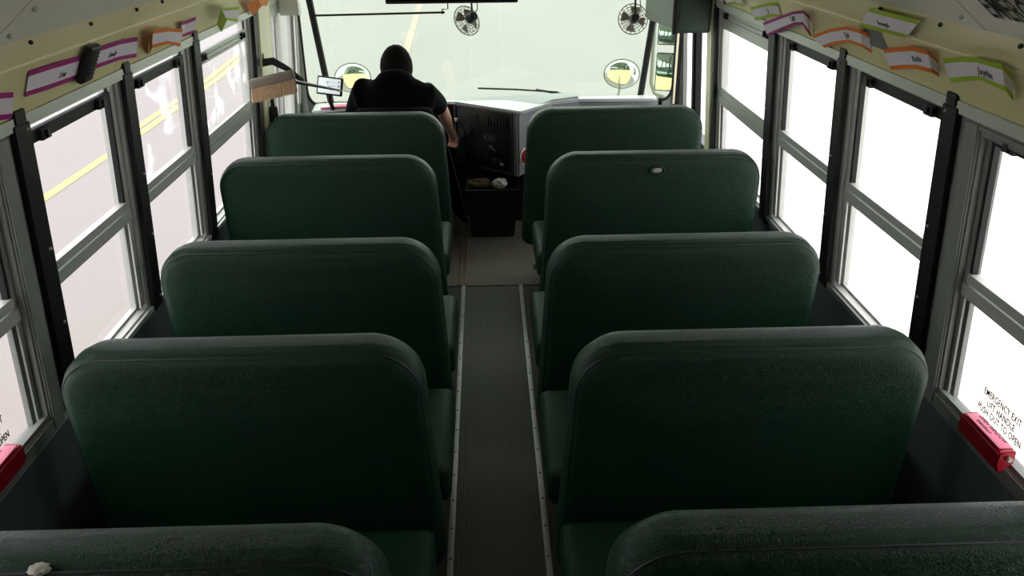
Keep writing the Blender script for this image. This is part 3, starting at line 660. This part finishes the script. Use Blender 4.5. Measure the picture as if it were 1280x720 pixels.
# ---------------------------------------------------------------- dashboard
t = thing('dashboard', 'pale grey dashboard with a black instrument console turned to the driver', 'dashboard', (0, 0, 0))
bm = NB(); prism(bm, [(-1.12, 5.27, .735), (-.30, 5.36, .765), (-.2, 5.272, .79), (.193, 4.935, .79), (.215, 4.935, .79), (.42, 5.20, .79), (.60, 5.27, .79), (1.10, 5.30, .775), (1.12, 5.42, .775), (-1.12, 5.42, .755)], (0, 0, .018))
bmesh.ops.bevel(bm, geom=bm.edges[:], offset=.007, segments=2, affect='EDGES', clamp_overlap=True)
finish(bm, 'dash_top', M_DASHW, t)
bm = NB(); prism(bm, [(-1.12, 5.29, .30), (-.28, 5.37, .30), (-.28, 5.42, .30), (-1.12, 5.42, .30)], (0, 0, .44)); finish(bm, 'driver_panel', M_DASHB, t)
bm = NB(); prism(bm, [(-1.19, 5.425, .0), (1.255, 5.425, .0), (1.255, 5.50, .0), (-1.19, 5.50, .0)], (0, 0, .755)); finish(bm, 'lower_lining', M_DASHB, t)
bm = NB(); prism(bm, [(.58, 5.30, .25), (1.12, 5.33, .25), (1.12, 5.42, .25), (.58, 5.42, .25)], (0, 0, .53)); finish(bm, 'door_side_panel', M_DASHG, t)
A, B = Vector((-.205, 5.285, 0)), Vector((.19, 4.945, 0)); AB = (B - A).normalized(); NRM = Vector((AB.y, -AB.x, 0))  # towards driver/rear-left
if NRM.y > 0: NRM = -NRM
bm = NB(); prism(bm, [(A.x, A.y, .39), (B.x, B.y, .39), (.41, 5.215, .42), (.60, 5.28, .42), (.60, 5.42, .42), (-.205, 5.42, .39)], (0, 0, .40))
bmesh.ops.bevel(bm, geom=bm.edges[:], offset=.012, segments=3, affect='EDGES', clamp_overlap=True)
con = finish(bm, 'console_body', M_DASHG, t)
bm = NB(); prism(bm, [(-.16, 5.40, .0), (-.16, 5.32, .0), (.22, 5.20, .0), (.6, 5.32, .0), (.6, 5.42, .0)], (0, 0, .40)); finish(bm, 'pedestal', M_DASHB, t)
def cp(a, z, d=0.0):     # point on console face: a metres along A->B
    return A + AB * a + NRM * d + Vector((0, 0, z))
RC_ = Matrix((AB, -NRM, Vector((0, 0, 1)))).transposed()
LN = (B - A).length
def cbox(bm, a, z, sa, sz, d0, d1, bev=.002): add_box(bm, cp(a, z, (d0 + d1) / 2), (sa, abs(d1 - d0), sz), bev, RC_)
bm = NB(); cbox(bm, LN / 2 - .02, .59, LN - .07, .385, -.002, .006, .003); face = finish(bm, 'instrument_face', M_DASHB, t)
bm = NB()
for a, z, sa, sz in ((.012, .59, .014, .39), (LN - .045, .59, .014, .39), (LN / 2 - .016, .778, LN - .06, .012), (LN / 2 - .016, .402, LN - .06, .012)): cbox(bm, a, z, sa, sz, 0, .014, .003)
finish(bm, 'bezel', M_DASHB2, face)
bm = NB()
for k in range(7): cbox(bm, .285 + k * .024, .715, .016, .06, .004, .012, .002)
finish(bm, 'switch_bank', M_DASHB2, face)
bm = NB()
for k in range(3): cbox(bm, .15, .735 - k * .017, .11, .007, .004, .014, .002)
finish(bm, 'air_vent', M_DASHB2, face)
for a, z, r in ((.06, .60, .034), (.12, .63, .03), (.33, .47, .016), (.37, .47, .016)):
    bm = NB(); mm = Matrix.Translation(cp(a, z, .006)) @ (RC_.to_4x4() @ Matrix.Rotation(PI / 2, 4, 'X')); lathe(bm, [(r, 0), (r, .006), (r * .85, .009), (r * .8, .006)], 18, mm); finish(bm, 'gauge', M_DASHB2, face)
bm = NB(); cbox(bm, .30, .605, .10, .045, .004, .010); finish(bm, 'radio', M_DASHB2, face)
for a, z, sa, sz in ((.305, .558, .030, .006), (.315, .546, .036, .005), (.335, .536, .02, .005), (.26, .612, .008, .008), (.31, .607, .03, .004)):
    bm = NB(); cbox(bm, a, z, sa, sz, .006, .0115, .0005); o = finish(bm, 'marking', M_DASHG, face)
bm = NB(); cbox(bm, .395, .455, .022, .016, .006, .011, .001); o = finish(bm, 'white_label', M_WHITE, face)
bm = NB(); tube(bm, [cp(.075, .655, .01), cp(.06, .69, .05)], .005, 8); lv = finish(bm, 'lever', M_DASHB2, face)
bm = NB(); add_box(bm, cp(.058, .70, .055), (.022, .018, .022), .006); o = finish(bm, 'lever_knob', M_WHITE, lv); o['label'] = 'white knob'
bm = NB(); lathe(bm, [(.030, 0), (.034, .02), (.036, .085), (.030, .088), (.028, .03)], 18, Matrix.Translation(cp(.085, .405, .05))); finish(bm, 'cup_holder', M_DASHB2, face)
for k in range(3):
    bm = NB(); cbox(bm, .20 + k * .036, .49, .02, .04, .004, .010); finish(bm, 'switch', M_DASHB2, face)
# red reflector on the console side
Q0, Q1 = Vector((.19, 4.945, 0)), Vector((.41, 5.215, 0)); qd = (Q1 - Q0).normalized(); qn = Vector((qd.y, -qd.x, 0))
c = Q0 + qd * .062 + Vector((0, 0, .515)) + qn * .001
mm = Matrix.Translation(c) @ Matrix((qd, Vector((0, 0, 1)).cross(qd), Vector((0, 0, 1)))).transposed().to_4x4()
mm = Matrix.Translation(c) @ qn.to_track_quat('Z', 'Y').to_matrix().to_4x4()
t2 = thing('reflector', 'round red reflector in a white ring on the grey side of the dash console', 'reflector')
bm = NB(); lathe(bm, [(.052, 0), (.052, .006), (.044, .009)], 24, mm); finish(bm, 'ring', M_WHITE, t2)
bm = NB(); lathe(bm, [(.043, .008), (.042, .014), (.02, .018)], 24, mm); finish(bm, 'lens', M_RED, t2)

# steering wheel
t = thing('steering_wheel', 'black steering wheel in front of the driver', 'steering wheel', (-.52, 5.14, .80), rot=(math.radians(28), 0, 0))
bm = NB(); tube(bm, [(.205 * math.cos(a * PI / 16), .205 * math.sin(a * PI / 16), 0) for a in range(32)], .014, 8, closed=True); finish(bm, 'rim', M_PLASTIC, t)
for a in (PI / 6, PI * 5 / 6, 1.5 * PI):
    bm = NB(); tube(bm, [(.04 * math.cos(a), .04 * math.sin(a), -.02), (.2 * math.cos(a), .2 * math.sin(a), 0)], .010, 8); finish(bm, 'spoke', M_PLASTIC, t)
bm = NB(); lathe(bm, [(.055, -.03), (.055, -.005), (.04, .006)], 20); finish(bm, 'hub', M_PLASTIC, t)
bm = NB(); tube(bm, [(0, 0, -.03), (0, 0, -.14)], .028, 10); finish(bm, 'column', M_PLASTIC, t)

# trash can with bag and paper
t = thing('trash_can', 'black plastic trash can at the front of the aisle', 'trash can', (.025, 5.02, 0))
bm = NB()
def ring(w_, d_, z): return [bm.verts.new((sx * w_, sy * d_, z)) for sx, sy in ((-1, -1), (1, -1), (1, 1), (-1, 1))]
r1, r2, r3, r4 = ring(.135, .105, .0065), ring(.165, .125, .33), ring(.152, .112, .33), ring(.13, .1, .03)
for p, q in ((r1, r2), (r2, r3), (r3, r4)):
    for k in range(4): bm.faces.new((p[k], p[(k + 1) % 4], q[(k + 1) % 4], q[k]))
bm.faces.new(r1); bm.faces.new(r4)
bmesh.ops.bevel(bm, geom=[e for e in bm.edges], offset=.006, segments=2, affect='EDGES', clamp_overlap=True)
finish(bm, 'bin', M_PLASTIC, t)
bm = NB(); tube(bm, [(sx * .168, sy * .128, .325) for sx, sy in ((-1, -1), (1, -1), (1, 1), (-1, 1))], .008, 8, closed=True); finish(bm, 'rim', M_PLASTIC, t)
bm = NB(); rnd = random.Random(5); vs = []
for i in range(9):
    for j in range(7): vs.append(bm.verts.new((-.150 + i * .300 / 8, -.110 + j * .22 / 6, .285 + .03 * rnd.random())))
for i in range(8):
    for j in range(6): bm.faces.new((vs[i * 7 + j], vs[(i + 1) * 7 + j], vs[(i + 1) * 7 + j + 1], vs[i * 7 + j + 1]))
bmesh.ops.solidify(bm, geom=bm.faces[:], thickness=.004)
finish(bm, 'liner', M_BAG, t)
def crumple(name, label, cat, c, r, m, seed, sq=(1, 1, 1)):
    rnd = random.Random(seed); bm = NB(); bmesh.ops.create_icosphere(bm, subdivisions=3, radius=1)
    ph = [rnd.random() * 9 for _ in range(6)]
    for v in bm.verts:
        k = 1 + .28 * math.sin(v.co.x * 5 + ph[0]) * math.sin(v.co.y * 6 + ph[1]) + .2 * abs(math.sin(v.co.z * 7 + ph[2] + v.co.x * 4)) + .14 * (rnd.random() - .5)
        v.co = Vector((v.co.x * sq[0], v.co.y * sq[1], v.co.z * sq[2])) * r * k
    o = finish(bm, name, m, ang=20); o.location = c; return tag(o, label, cat)
crumple('crumpled_paper', 'crumpled white paper on top of the trash can', 'paper', (.075, 4.975, .345), .036, M_WHITE, 3, (1.1, .9, .75))
crumple('paper_bag', 'brown crumpled bag lying in the trash can beside the white paper', 'paper', (-.055, 5.01, .335), .042, M_BROWN, 8, (1.6, 1.1, .6))

# interior mirror, bar and fans
t = thing('driver_mirror', 'long black framed rear view mirror hanging above the windshield', 'mirror', (-.19, 5.10, 1.516))
bm = NB(); add_box(bm, (0, 0, 0), (.78, .03, .20), .012, seg=3); finish(bm, 'housing', M_PLASTIC, t)
bm = NB(); add_box(bm, (0, -.0165, 0), (.775, .003, .172), .001); finish(bm, 'mirror_glass', M_MIRRORD, t)
for x in (-.3, .3):
    bm = NB(); tube(bm, [(x, .01, .08), (x, .06, .22)], .008, 8); finish(bm, 'bracket', M_BLACK, t)
t = thing('visor_bar', 'thin black horizontal bar reaching from the left windshield pillar to the mirror', 'bar', (0, 0, 0))
bm = NB(); tube(bm, [(-1.055, 5.36, 1.327), (-.255, 5.34, 1.338)], .0065, 8); finish(bm, 'rod', M_BLACK, t)
bm = NB(); tube(bm, [(-.262, 5.34, 1.338), (-.245, 5.335, 1.34)], [.012, .004], 8); finish(bm, 'tip', M_BLACK, t)
bm = NB(); tube(bm, [(-.262, 5.336, 1.338), (-.262, 5.33, 1.357), (-.225, 5.33, 1.359), (-.225, 5.33, 1.64)], .004, 6); finish(bm, 'hanger', M_BLACK, t)
def fan(c, aim, label, top, spin):
    q = Vector(aim).normalized().to_track_quat('Z', 'Y').to_matrix().to_4x4()
    t = thing('dash_fan', label, 'fan', c, 'small fans above the windshield')
    R_ = .090
    bm = NB()
    tube(bm, [q @ Vector((R_ * math.cos(a * PI / 16), R_ * math.sin(a * PI / 16), 0)) for a in range(32)], .0032, 6, closed=True)
    for f in (.82, .64, .46, .3):
        for zz in (.022 * (1 - f * f) + .004, -.012 * (1 - f * f) - .018):
            tube(bm, [q @ Vector((R_ * f * math.cos(a * PI / 12), R_ * f * math.sin(a * PI / 12), zz)) for a in range(24)], .0013, 4, closed=True)
    for k in range(18):
        a = k * PI / 9
        tube(bm, [q @ Vector((R_ * f * math.cos(a), R_ * f * math.sin(a), zz)) for f, zz in ((1, 0), (.8, .012), (.2, .025))], .0013, 4)
        tube(bm, [q @ Vector((R_ * f * math.cos(a), R_ * f * math.sin(a), zz)) for f, zz in ((1, 0), (.8, -.022), (.2, -.028))], .0013, 4)
    finish(bm, 'cage', M_FAN, t)
    for k in range(4):
        a = spin + k * PI / 2; bm = NB(); vs = []
        for f, hw, tw in ((.2, .2, .010), (.5, .40, .012), (.76, .42, .010), (.84, .28, .008)):
            vs.append([bm.verts.new(q @ Vector((R_ * f * math.cos(a + d), R_ * f * math.sin(a + d), e * tw))) for d, e in ((-hw, 1), (hw, -1))])
        for p1, p2 in zip(vs, vs[1:]): bm.faces.new((p1[0], p1[1], p2[1], p2[0]))
        bmesh.ops.solidify(bm, geom=bm.faces[:], thickness=.0015); finish(bm, 'blade', M_FAN, t)
    bm = NB(); lathe(bm, [(.020, -.028), (.030, -.034), (.030, -.040), (.026, -.085), (.018, -.092)], 18, q); finish(bm, 'motor', M_PLASTIC, t)
    bm = NB(); lathe(bm, [(.031, -.026), (.033, -.032), (.031, -.04)], 18, q); finish(bm, 'motor_ring', M_DASHG, t)
    m0 = q @ Vector((0, 0, -.06)); tp = Vector(top) - Vector(c)
    bm = NB(); tube(bm, [m0, m0 + Vector((0, 0, .05)), (tp.x, tp.y, tp.z)], .006, 8); finish(bm, 'stem', M_BLACK, t)
    bm = NB(); tube(bm, [m0 + Vector((.01, 0, .01)), m0 + Vector((.035, -.01, .05)), m0 + Vector((.03, .01, .09)), (tp.x + .01, tp.y, tp.z)], .003, 6); finish(bm, 'cable', M_BLACK, t)
fan((-.108, 5.22, 1.302), (-.55, .72, -.42), 'small black caged fan hanging beside the rear view mirror', (-.09, 5.22, 1.75), .5)
fan((.908, 5.22, 1.298), (.0, .95, -.22), 'small black caged fan hanging near the right windshield pillar', (.905, 5.18, 1.75), .25)

# wiper outside
t = thing('windshield_wiper', 'black wiper resting low across the outside of the windshield', 'wiper', (0, 0, 0))
bm = NB(); tube(bm, [(-.055, fy(.84) + .03, .838), (.20, fy(.83) + .03, .826), (.48, fy(.8) + .03, .803)], .006, 6); finish(bm, 'blade', M_RUBBER, t)
bm = NB(); tube(bm, [(.33, fy(.82) + .04, .820), (.52, fy(.78) + .05, .785), (.63, fy(.76) + .06, .755)], .008, 6); finish(bm, 'arm', M_BLACK, t)

# outside mirrors
def oval_mirror(c, label, s):
    t = thing('oval_mirror', label, 'mirror', c, 'oval mirrors ahead of the windshield')
    q = Vector((-s * .14, -1.0, -.22)).normalized().to_track_quat('Z', 'Y').to_matrix().to_4x4() @ Matrix.Diagonal((1.09, .94, 1, 1))
    bm = NB(); prof = [(.118 * math.cos(a * PI / 20), .05 * math.sin(a * PI / 20)) for a in range(0, 10)] + [(.004, .05)]
    lathe(bm, prof, 32, q); finish(bm, 'mirror_glass', M_MIRROR, t, ang=80)
    bm = NB(); tube(bm, [q @ Vector((.12 * math.cos(a * PI / 18), .12 * math.sin(a * PI / 18), 0)) for a in range(36)], .0060, 6, closed=True); finish(bm, 'rim', M_GREY, t)
    bm = NB(); prof = [(.004, -.05)] + [(.118 * math.cos(a * PI / 20), -.045 * math.sin(a * PI / 20)) for a in range(9, -1, -1)]; lathe(bm, prof, 28, q); finish(bm, 'shell', M_GREY, t, ang=80)
    bm = NB(); tube(bm, [(0, .03, -.09), (-s * .03, -.05, -.16), (-s * .12, -.45, -.30), (-s * .14, -.58, -.40)], .010, 8); finish(bm, 'arm', M_GREY, t)
oval_mirror((1.015, 6.2, .785), 'oval convex mirror ahead of the right windshield pillar', 1)
oval_mirror((-.985, 6.2, .785), 'oval convex mirror half hidden by the driver', -1)
t = thing('side_mirror', 'pair of rectangular outside mirrors on a grey bracket beyond the right corner glass', 'mirror', (1.33, 6.0, .93))
for z, h in ((.165, .15), (-.10, .27)):
    bm = NB(); add_box(bm, (0, 0, z), (.20, .05, h), .015, Euler((math.radians(-4), 0, math.radians(-20))).to_matrix(), seg=3); hs = finish(bm, 'housing', M_PLASTIC, t)
    bm = NB(); add_box(bm, (0, -.0, z), (.188, .054, h - .014), .008, Euler((math.radians(-4), 0, math.radians(-20))).to_matrix()); finish(bm, 'mirror_glass', M_MIRROR, hs)
bm = NB(); tube(bm, [(-.09, -.30, .42), (-.125, -.02, .33), (-.130, 0, .2), (-.130, 0, -.18), (-.10, 0, -.255), (-.04, -.05, -.27), (-.02, -.45, -.28)], .013, 10); finish(bm, 'bracket', M_GREY, t)

# tablet, papers, fittings on the left front
t = thing('tablet', 'small white-screened navigation tablet on an arm at the left windshield pillar', 'tablet', (-.972, 5.2, .925), rot=(math.radians(-14), math.radians(8), 0))
bm = NB(); add_box(bm, (0, 0, 0), (.160, .018, .112), .008, seg=3); finish(bm, 'case', M_PLASTIC, t)
bm = NB(); add_box(bm, (-.003, -.0095, 0), (.136, .002, .092), .001); sc = finish(bm, 'screen', None or mat('lit_screen', (214, 222, 224), .4), t)
sm = bpy.data.materials['lit_screen'].node_tree.nodes['Principled BSDF']; sm.inputs['Emission Color'].default_value = (.75, .82, .84, 1); sm.inputs['Emission Strength'].default_value = .9
for pts in ([(-.03, .02), (.0, .024), (.025, .022)], [(-.02, .03), (-.01, .0), (.01, -.03)], [(-.05, -.02), (.03, .005)]):
    bm = NB(); tube(bm, [(x, -.0108, z) for x, z in pts], .0012, 4); finish(bm, 'map_line', mat('map_ink', (90, 110, 150), .6), sc)
for k in range(3):
    bm = NB(); add_box(bm, (.054, -.0108, .028 - k * .026), (.010, .001, .008)); finish(bm, 'icon', bpy.data.materials['map_ink'], sc)
bm = NB(); tube(bm, [(0, .01, -.03), (.0, .06, -.09), (.01, .14, -.140)], .014, 8); finish(bm, 'arm', M_PLASTIC, t)
t = thing('folder', 'pink folder lying on the dash top beside the driver', 'folder', (-.965, 5.325, .7660), rot=(0, -.037, math.radians(6)))
bm = NB(); add_box(bm, (0, 0, .005), (.20, .075, .010), .002); finish(bm, 'cover', M_PINKP, t)
bm = NB(); add_box(bm, (-.055, -.012, .0115), (.085, .05, .003), .001); finish(bm, 'sheet', M_WHITE, t)
bm = NB(); add_box(bm, (0, 0, 0), (.11, .07, .10), .01, seg=3); add_box(bm, (-.02, -.036, .0), (.008, .004, .08), .001); o = finish(bm, 'control_box', M_WHITE); o.location = (-1.10, 4.92, 1.432)
tag(o, 'white box under the header above the driver window', 'box')
bm = NB(); add_box(bm, (0, 0, 0), (.045, .035, .13), .012, seg=3); add_box(bm, (.0, 0, .085), (.02, .02, .06), .006); o = finish(bm, 'pillar_fitting', M_PLASTIC); o.location = (-1.165, 4.52, .89)
tag(o, 'black plastic fitting on the cream pillar below the broom', 'fitting')

# broom stowed along the left wall
t = thing('broom', 'straw broom stowed with its head beside the cream pillar', 'broom', (0, 0, 0))
p0, p1 = Vector((-.985, 4.20, 1.152)), Vector((-.885, 5.10, .915))
bm = NB(); tube(bm, [p0, p1], [.011, .006], 10); finish(bm, 'handle', M_BLACK, t)
hx = Vector((.225, .02, .045)).normalized(); hz = Vector((-.12, 0, 1)).normalized(); hy = hz.cross(hx).normalized(); hz = hx.cross(hy)
HM = Matrix((hx, hy, hz)).transposed()
hc = Vector((-1.065, 4.19, 1.150))
bm = NB(); add_box(bm, hc + hz * .012, (.225, .055, .045), .012, HM, seg=3); finish(bm, 'head_block', M_BROOMB, t)
bm = NB(); rnd = random.Random(2)
for i in range(26):
    for j in range(4):
        a = -.105 + i * .21 / 25; b = -.02 + j * .04 / 3
        s0 = hc + hx * a + hy * b - hz * .008; s1 = hc + hx * (a * 1.05 - .016 + .006 * rnd.random()) + hy * (b * 1.3) - hz * (.070 + .006 * rnd.random())
        tube(bm, [s0, s1], .0052, 5)
finish(bm, 'bristles', M_BRISTLE, t)
bm = NB(); add_box(bm, hc - hx * .012 - hz * .072, (.215, .05, .012), .004, HM); finish(bm, 'bristle_tips', mat('dusty_bristle', (196, 180, 156), .9, var=.2, scale=50, bump=.5), t)
t = thing('broom_hook', 'black hook on the cream pillar holding the broom handle', 'hook', (0, 0, 0))
bm = NB(); tube(bm, [(-1.165, 4.45, 1.20), (-1.12, 4.46, 1.205), (-1.05, 4.46, 1.165), (-.975, 4.47, 1.095)], [.02, .02, .015, .012], 8); finish(bm, 'arm', M_RUBBER, t)
bm = NB(); add_box(bm, (-1.170, 4.45, 1.215), (.012, .04, .07), .004); finish(bm, 'plate', M_RUBBER, t)

# ---------------------------------------------------------------- driver and driver seat
t = thing('driver_chair', 'black driver seat with a wide skirted base behind the dash', 'chair', (-.52, 4.74, 0))
bm = NB(); add_box(bm, (0, .12, .43), (.52, .50, .13), .04, seg=3); finish(bm, 'cushion', M_JACKET, t, ang=60)
bm = NB()
add_box(bm, (0, 0, 0), (.50, .11, .52), .045, seg=3)
for v in bm.verts: v.co.x *= 1.0 - .12 * (v.co.z / .52 + .5)
bk = finish(bm, 'backrest', M_JACKET, t, ang=60); bk.location = (0, -.14, .66); bk.rotation_euler = (math.radians(6), 0, 0)
bm = NB(); prism(bm, [(-.22, -.1, .007), (.22, -.1, .007), (.22, .34, .007), (-.22, .34, .007)], (0, 0, .35)); finish(bm, 'pedestal', M_PLASTIC, t)
bm = NB(); pts = [(.255, -.13, .80), (.30, -.08, .62), (.345, -.02, .38), (.385, .06, .15)]
for (a, b) in zip(pts, pts[1:]):
    hexa(bm, [Vector(a), Vector(b), Vector(b) + Vector((-.10, .30, 0)), Vector(a) + Vector((-.06, .22, 0))] + [Vector(p) + Vector((-.02, 0, 0)) for p in (a, b)] + [Vector(b) + Vector((-.12, .30, 0)), Vector(a) + Vector((-.08, .22, 0))])
finish(bm, 'side_drape', M_JACKET, t)
bm = NB(); tube(bm, [Vector(p) + Vector((.004, 0, 0)) for p in pts], .006, 6); finish(bm, 'drape_edge', M_DASHB2, t)

def skin_mesh(verts, edges, radii, sub=2):
    me = bpy.data.meshes.new('sk'); me.from_pydata([tuple(v) for v in verts], edges, [])
    o = bpy.data.objects.new('sk', me); C.objects.link(o)
    md = o.modifiers.new('s', 'SKIN'); md.use_smooth_shade = True
    for i, d in enumerate(me.skin_vertices[0].data):
        r = radii[i]; d.radius = (r, r) if not isinstance(r, tuple) else r
        d.use_root = (i == 0)
    md = o.modifiers.new('u', 'SUBSURF'); md.levels = sub; md.render_levels = sub
    dg = bpy.context.evaluated_depsgraph_get(); dg.update()
    out = bpy.data.meshes.new_from_object(o.evaluated_get(dg))
    bpy.data.objects.remove(o); return out
class Sk:
    def __init__(s): s.v = []; s.e = []; s.r = []
    def p(s, c, r, frm=None):
        s.v.append(Vector(c)); s.r.append(r)
        if frm is not None: s.e.append((frm, len(s.v) - 1))
        return len(s.v) - 1
    def chain(s, frm, lst):
        for c, r in lst: frm = s.p(c, r, frm)
        return frm
def remesh(meshes, name, m, voxel, parent):
    bm = NB()
    for me in meshes: bm.from_mesh(me)
    me = bpy.data.meshes.new(name); bm.to_mesh(me); bm.free()
    o = bpy.data.objects.new(name, me); C.objects.link(o)
    md = o.modifiers.new('r', 'REMESH'); md.mode = 'VOXEL'; md.voxel_size = voxel; md.use_smooth_shade = True
    sm_ = o.modifiers.new('sm', 'SMOOTH'); sm_.iterations = 3; sm_.factor = .4
    dg = bpy.context.evaluated_depsgraph_get(); dg.update()
    out = bpy.data.meshes.new_from_object(o.evaluated_get(dg)); bpy.data.objects.remove(o)
    out.name = name; out.materials.clear(); out.materials.append(m)
    for p in out.polygons: p.use_smooth = True
    ob = bpy.data.objects.new(name, out); C.objects.link(ob)
    if parent: ob.parent = parent
    return ob
HEADC = Vector((-.525, 4.955, 1.075))
SHL, SHR = Vector((-.705, 4.80, .965)), Vector((-.355, 4.80, .945))
ELL, WRL = Vector((-.800, 4.90, .78)), Vector((-.715, 5.06, .80))
ELR, WRR = Vector((-.272, 5.005, .815)), Vector((-.232, 5.155, .640))
b = Sk()
pel = b.p((-.525, 4.79, .545), .125)
mid = b.p((-.525, 4.735, .72), .125, pel); chest = b.p((-.525, 4.75, .89), .130, mid)
nb = b.p((-.525, 4.82, .985), .075, chest); nk = b.p((-.525, 4.895, 1.035), .055, nb); b.p((-.525, 4.94, 1.07), .06, nk)
def hand(sk, wr, wrist, fwd, side, upv, r=.011):
    """palm plus five fingers curled over the wheel rim"""
    palm = sk.p(wr + fwd * .045, .026, wrist); pm2 = sk.p(wr + fwd * .085, .026, palm)
    for k, (off, ln) in enumerate(((-.027, .9), (-.009, 1.05), (.009, 1.0), (.027, .8))):
        k0 = wr + fwd * .090 + side * off
        sk.chain(pm2, [(k0, .0095), (k0 + fwd * .030 * ln - upv * .012, .009), (k0 + fwd * .036 * ln - upv * .036, .0085), (k0 + fwd * .016 * ln - upv * .050, .008)])
    k0 = wr + fwd * .035 - side * .026
    sk.chain(palm, [(k0, .011), (k0 + fwd * .03 - side * .016 - upv * .012, .010), (k0 + fwd * .045 - side * .004 - upv * .03, .009)])
for sh, el, wr, sg in ((SHL, ELL, WRL, 1), (SHR, ELR, WRR, -1)):
    s0 = b.p(sh, .052, chest); e0 = b.chain(s0, [((sh + el) / 2, .05), (el, .040)])
    w0 = b.chain(e0, [(el.lerp(wr, .4), .040), (wr, .027)])
    f = (wr - el).normalized(); upv = Vector((0, -.3, 1)); upv = (upv - f * upv.dot(f)).normalized(); sd = f.cross(upv) * sg
    hand(b, wr, w0, f, sd, upv)
for sx in (-1, 1):
    h = b.p((-.525 + sx * .10, 4.83, .52), .085, pel)
    b.chain(h, [((-.525 + sx * .14, 5.02, .53), .075), ((-.525 + sx * .16, 5.20, .50), .058), ((-.525 + sx * .15, 5.20, .28), .05), ((-.525 + sx * .14, 5.17, .085), .038), ((-.525 + sx * .15, 5.26, .045), .034), ((-.525 + sx * .16, 5.33, .035), .028)])
bodym = skin_mesh(b.v, b.e, b.r)
# head with a face looking ahead (+y), slightly down
bm = NB(); bmesh.ops.create_uvsphere(bm, u_segments=40, v_segments=28, radius=1.0)
for v in bm.verts:
    x, y, z = v.co
    wz = 1.0 if z > -.1 else 1.0 - .32 * ((-z - .1) / .9)
    px, py, pz = x * .077 * wz, y * .096 * (1.0 if y < 0 else 1.0 - .10 * max(0, -z)), z * .118
    if y > 0:
        g = lambda cx, cz, sx, sz: math.exp(-((x - cx) / sx) ** 2 - ((z - cz) / sz) ** 2)
        py += .024 * g(0, -.18, .15, .20) + .010 * g(0, .02, .12, .2) - .012 * (g(.38, .05, .2, .13) + g(-.38, .05, .2, .13)) + .006 * g(0, -.5, .3, .07) + .006 * g(0, -.62, .3, .07) - .005 * g(0, -.56, .35, .03) + .008 * g(0, -.85, .35, .16)
    v.co = (px, py, pz)
for sx in (-1, 1):
    r = bmesh.ops.create_uvsphere(bm, u_segments=12, v_segments=8, radius=1.0)
    for v in r['verts']: v.co = Vector((sx * (.079 + .010 * v.co.x), -.006 + .020 * v.co.y, -.008 + .032 * v.co.z))
bmesh.ops.transform(bm, matrix=Matrix.Translation(HEADC) @ Matrix.Rotation(math.radians(-14), 4, 'X'), verts=bm.verts[:])
headm = bpy.data.meshes.new('h'); bm.to_mesh(headm); bm.free()
person = remesh([bodym, headm], 'person', M_SKIN, .0055, None)
tag(person, 'driver in a black jacket seen from behind, hunched over the steering wheel', 'person')
# hair
bm = NB(); bmesh.ops.create_uvsphere(bm, u_segments=32, v_segments=24, radius=1.0)
rnd = random.Random(4)
for v in bm.verts:
    x, y, z = v.co; k = 1 + .02 * rnd.random()
    lim = -.62 + .75 * max(0, y + .25)
    if z < lim: k = .72
    v.co = (x * .0945 * k, (y * .110 - .004) * k, z * .128 * k)
bmesh.ops.transform(bm, matrix=Matrix.Translation(HEADC + Vector((0, -.004, .002))) @ Matrix.Rotation(math.radians(-14), 4, 'X'), verts=bm.verts[:])
finish(bm, 'hair', M_HAIR, person, ang=80)
# jacket
j = Sk()
jp = j.p((-.525, 4.78, .58), .165)
jm = j.p((-.525, 4.735, .74), .175, jp); jc = j.p((-.525, 4.745, .89), .170, jm)
jn = j.p((-.525, 4.815, 1.010), .132, jc); j.p((-.525, 4.855, 1.072), .112, jn)
for sh, el, wr, fr in ((SHL, ELL, WRL, .85), (SHR, ELR, WRR, .0)):
    s0 = j.p(sh + Vector((0, 0, .0)), .100, jc); e0 = j.chain(s0, [((sh + el) / 2, .078), (el, .060)])
    if fr: j.chain(e0, [(el.lerp(wr, fr * .5), .056), (el.lerp(wr, fr), .048)])
jk = remesh([skin_mesh(j.v, j.e, j.r)], 'jacket', M_JACKET, .009, person)
tr = Sk(); p_ = tr.p((-.525, 4.80, .555), .14)
for sx in (-1, 1):
    h = tr.p((-.525 + sx * .10, 4.84, .53), .100, p_)
    tr.chain(h, [((-.525 + sx * .14, 5.02, .53), .088), ((-.525 + sx * .16, 5.20, .50), .070), ((-.525 + sx * .15, 5.20, .28), .062), ((-.525 + sx * .14, 5.17, .11), .054)])
remesh([skin_mesh(tr.v, tr.e, tr.r)], 'trousers', M_TROUSER, .010, person)
for sx in (-1, 1):
    bm = NB(); add_box(bm, (-.525 + sx * .155, 5.265, .042), (.095, .27, .08), .03, seg=3); finish(bm, 'shoe', M_RUBBER, person, ang=60)
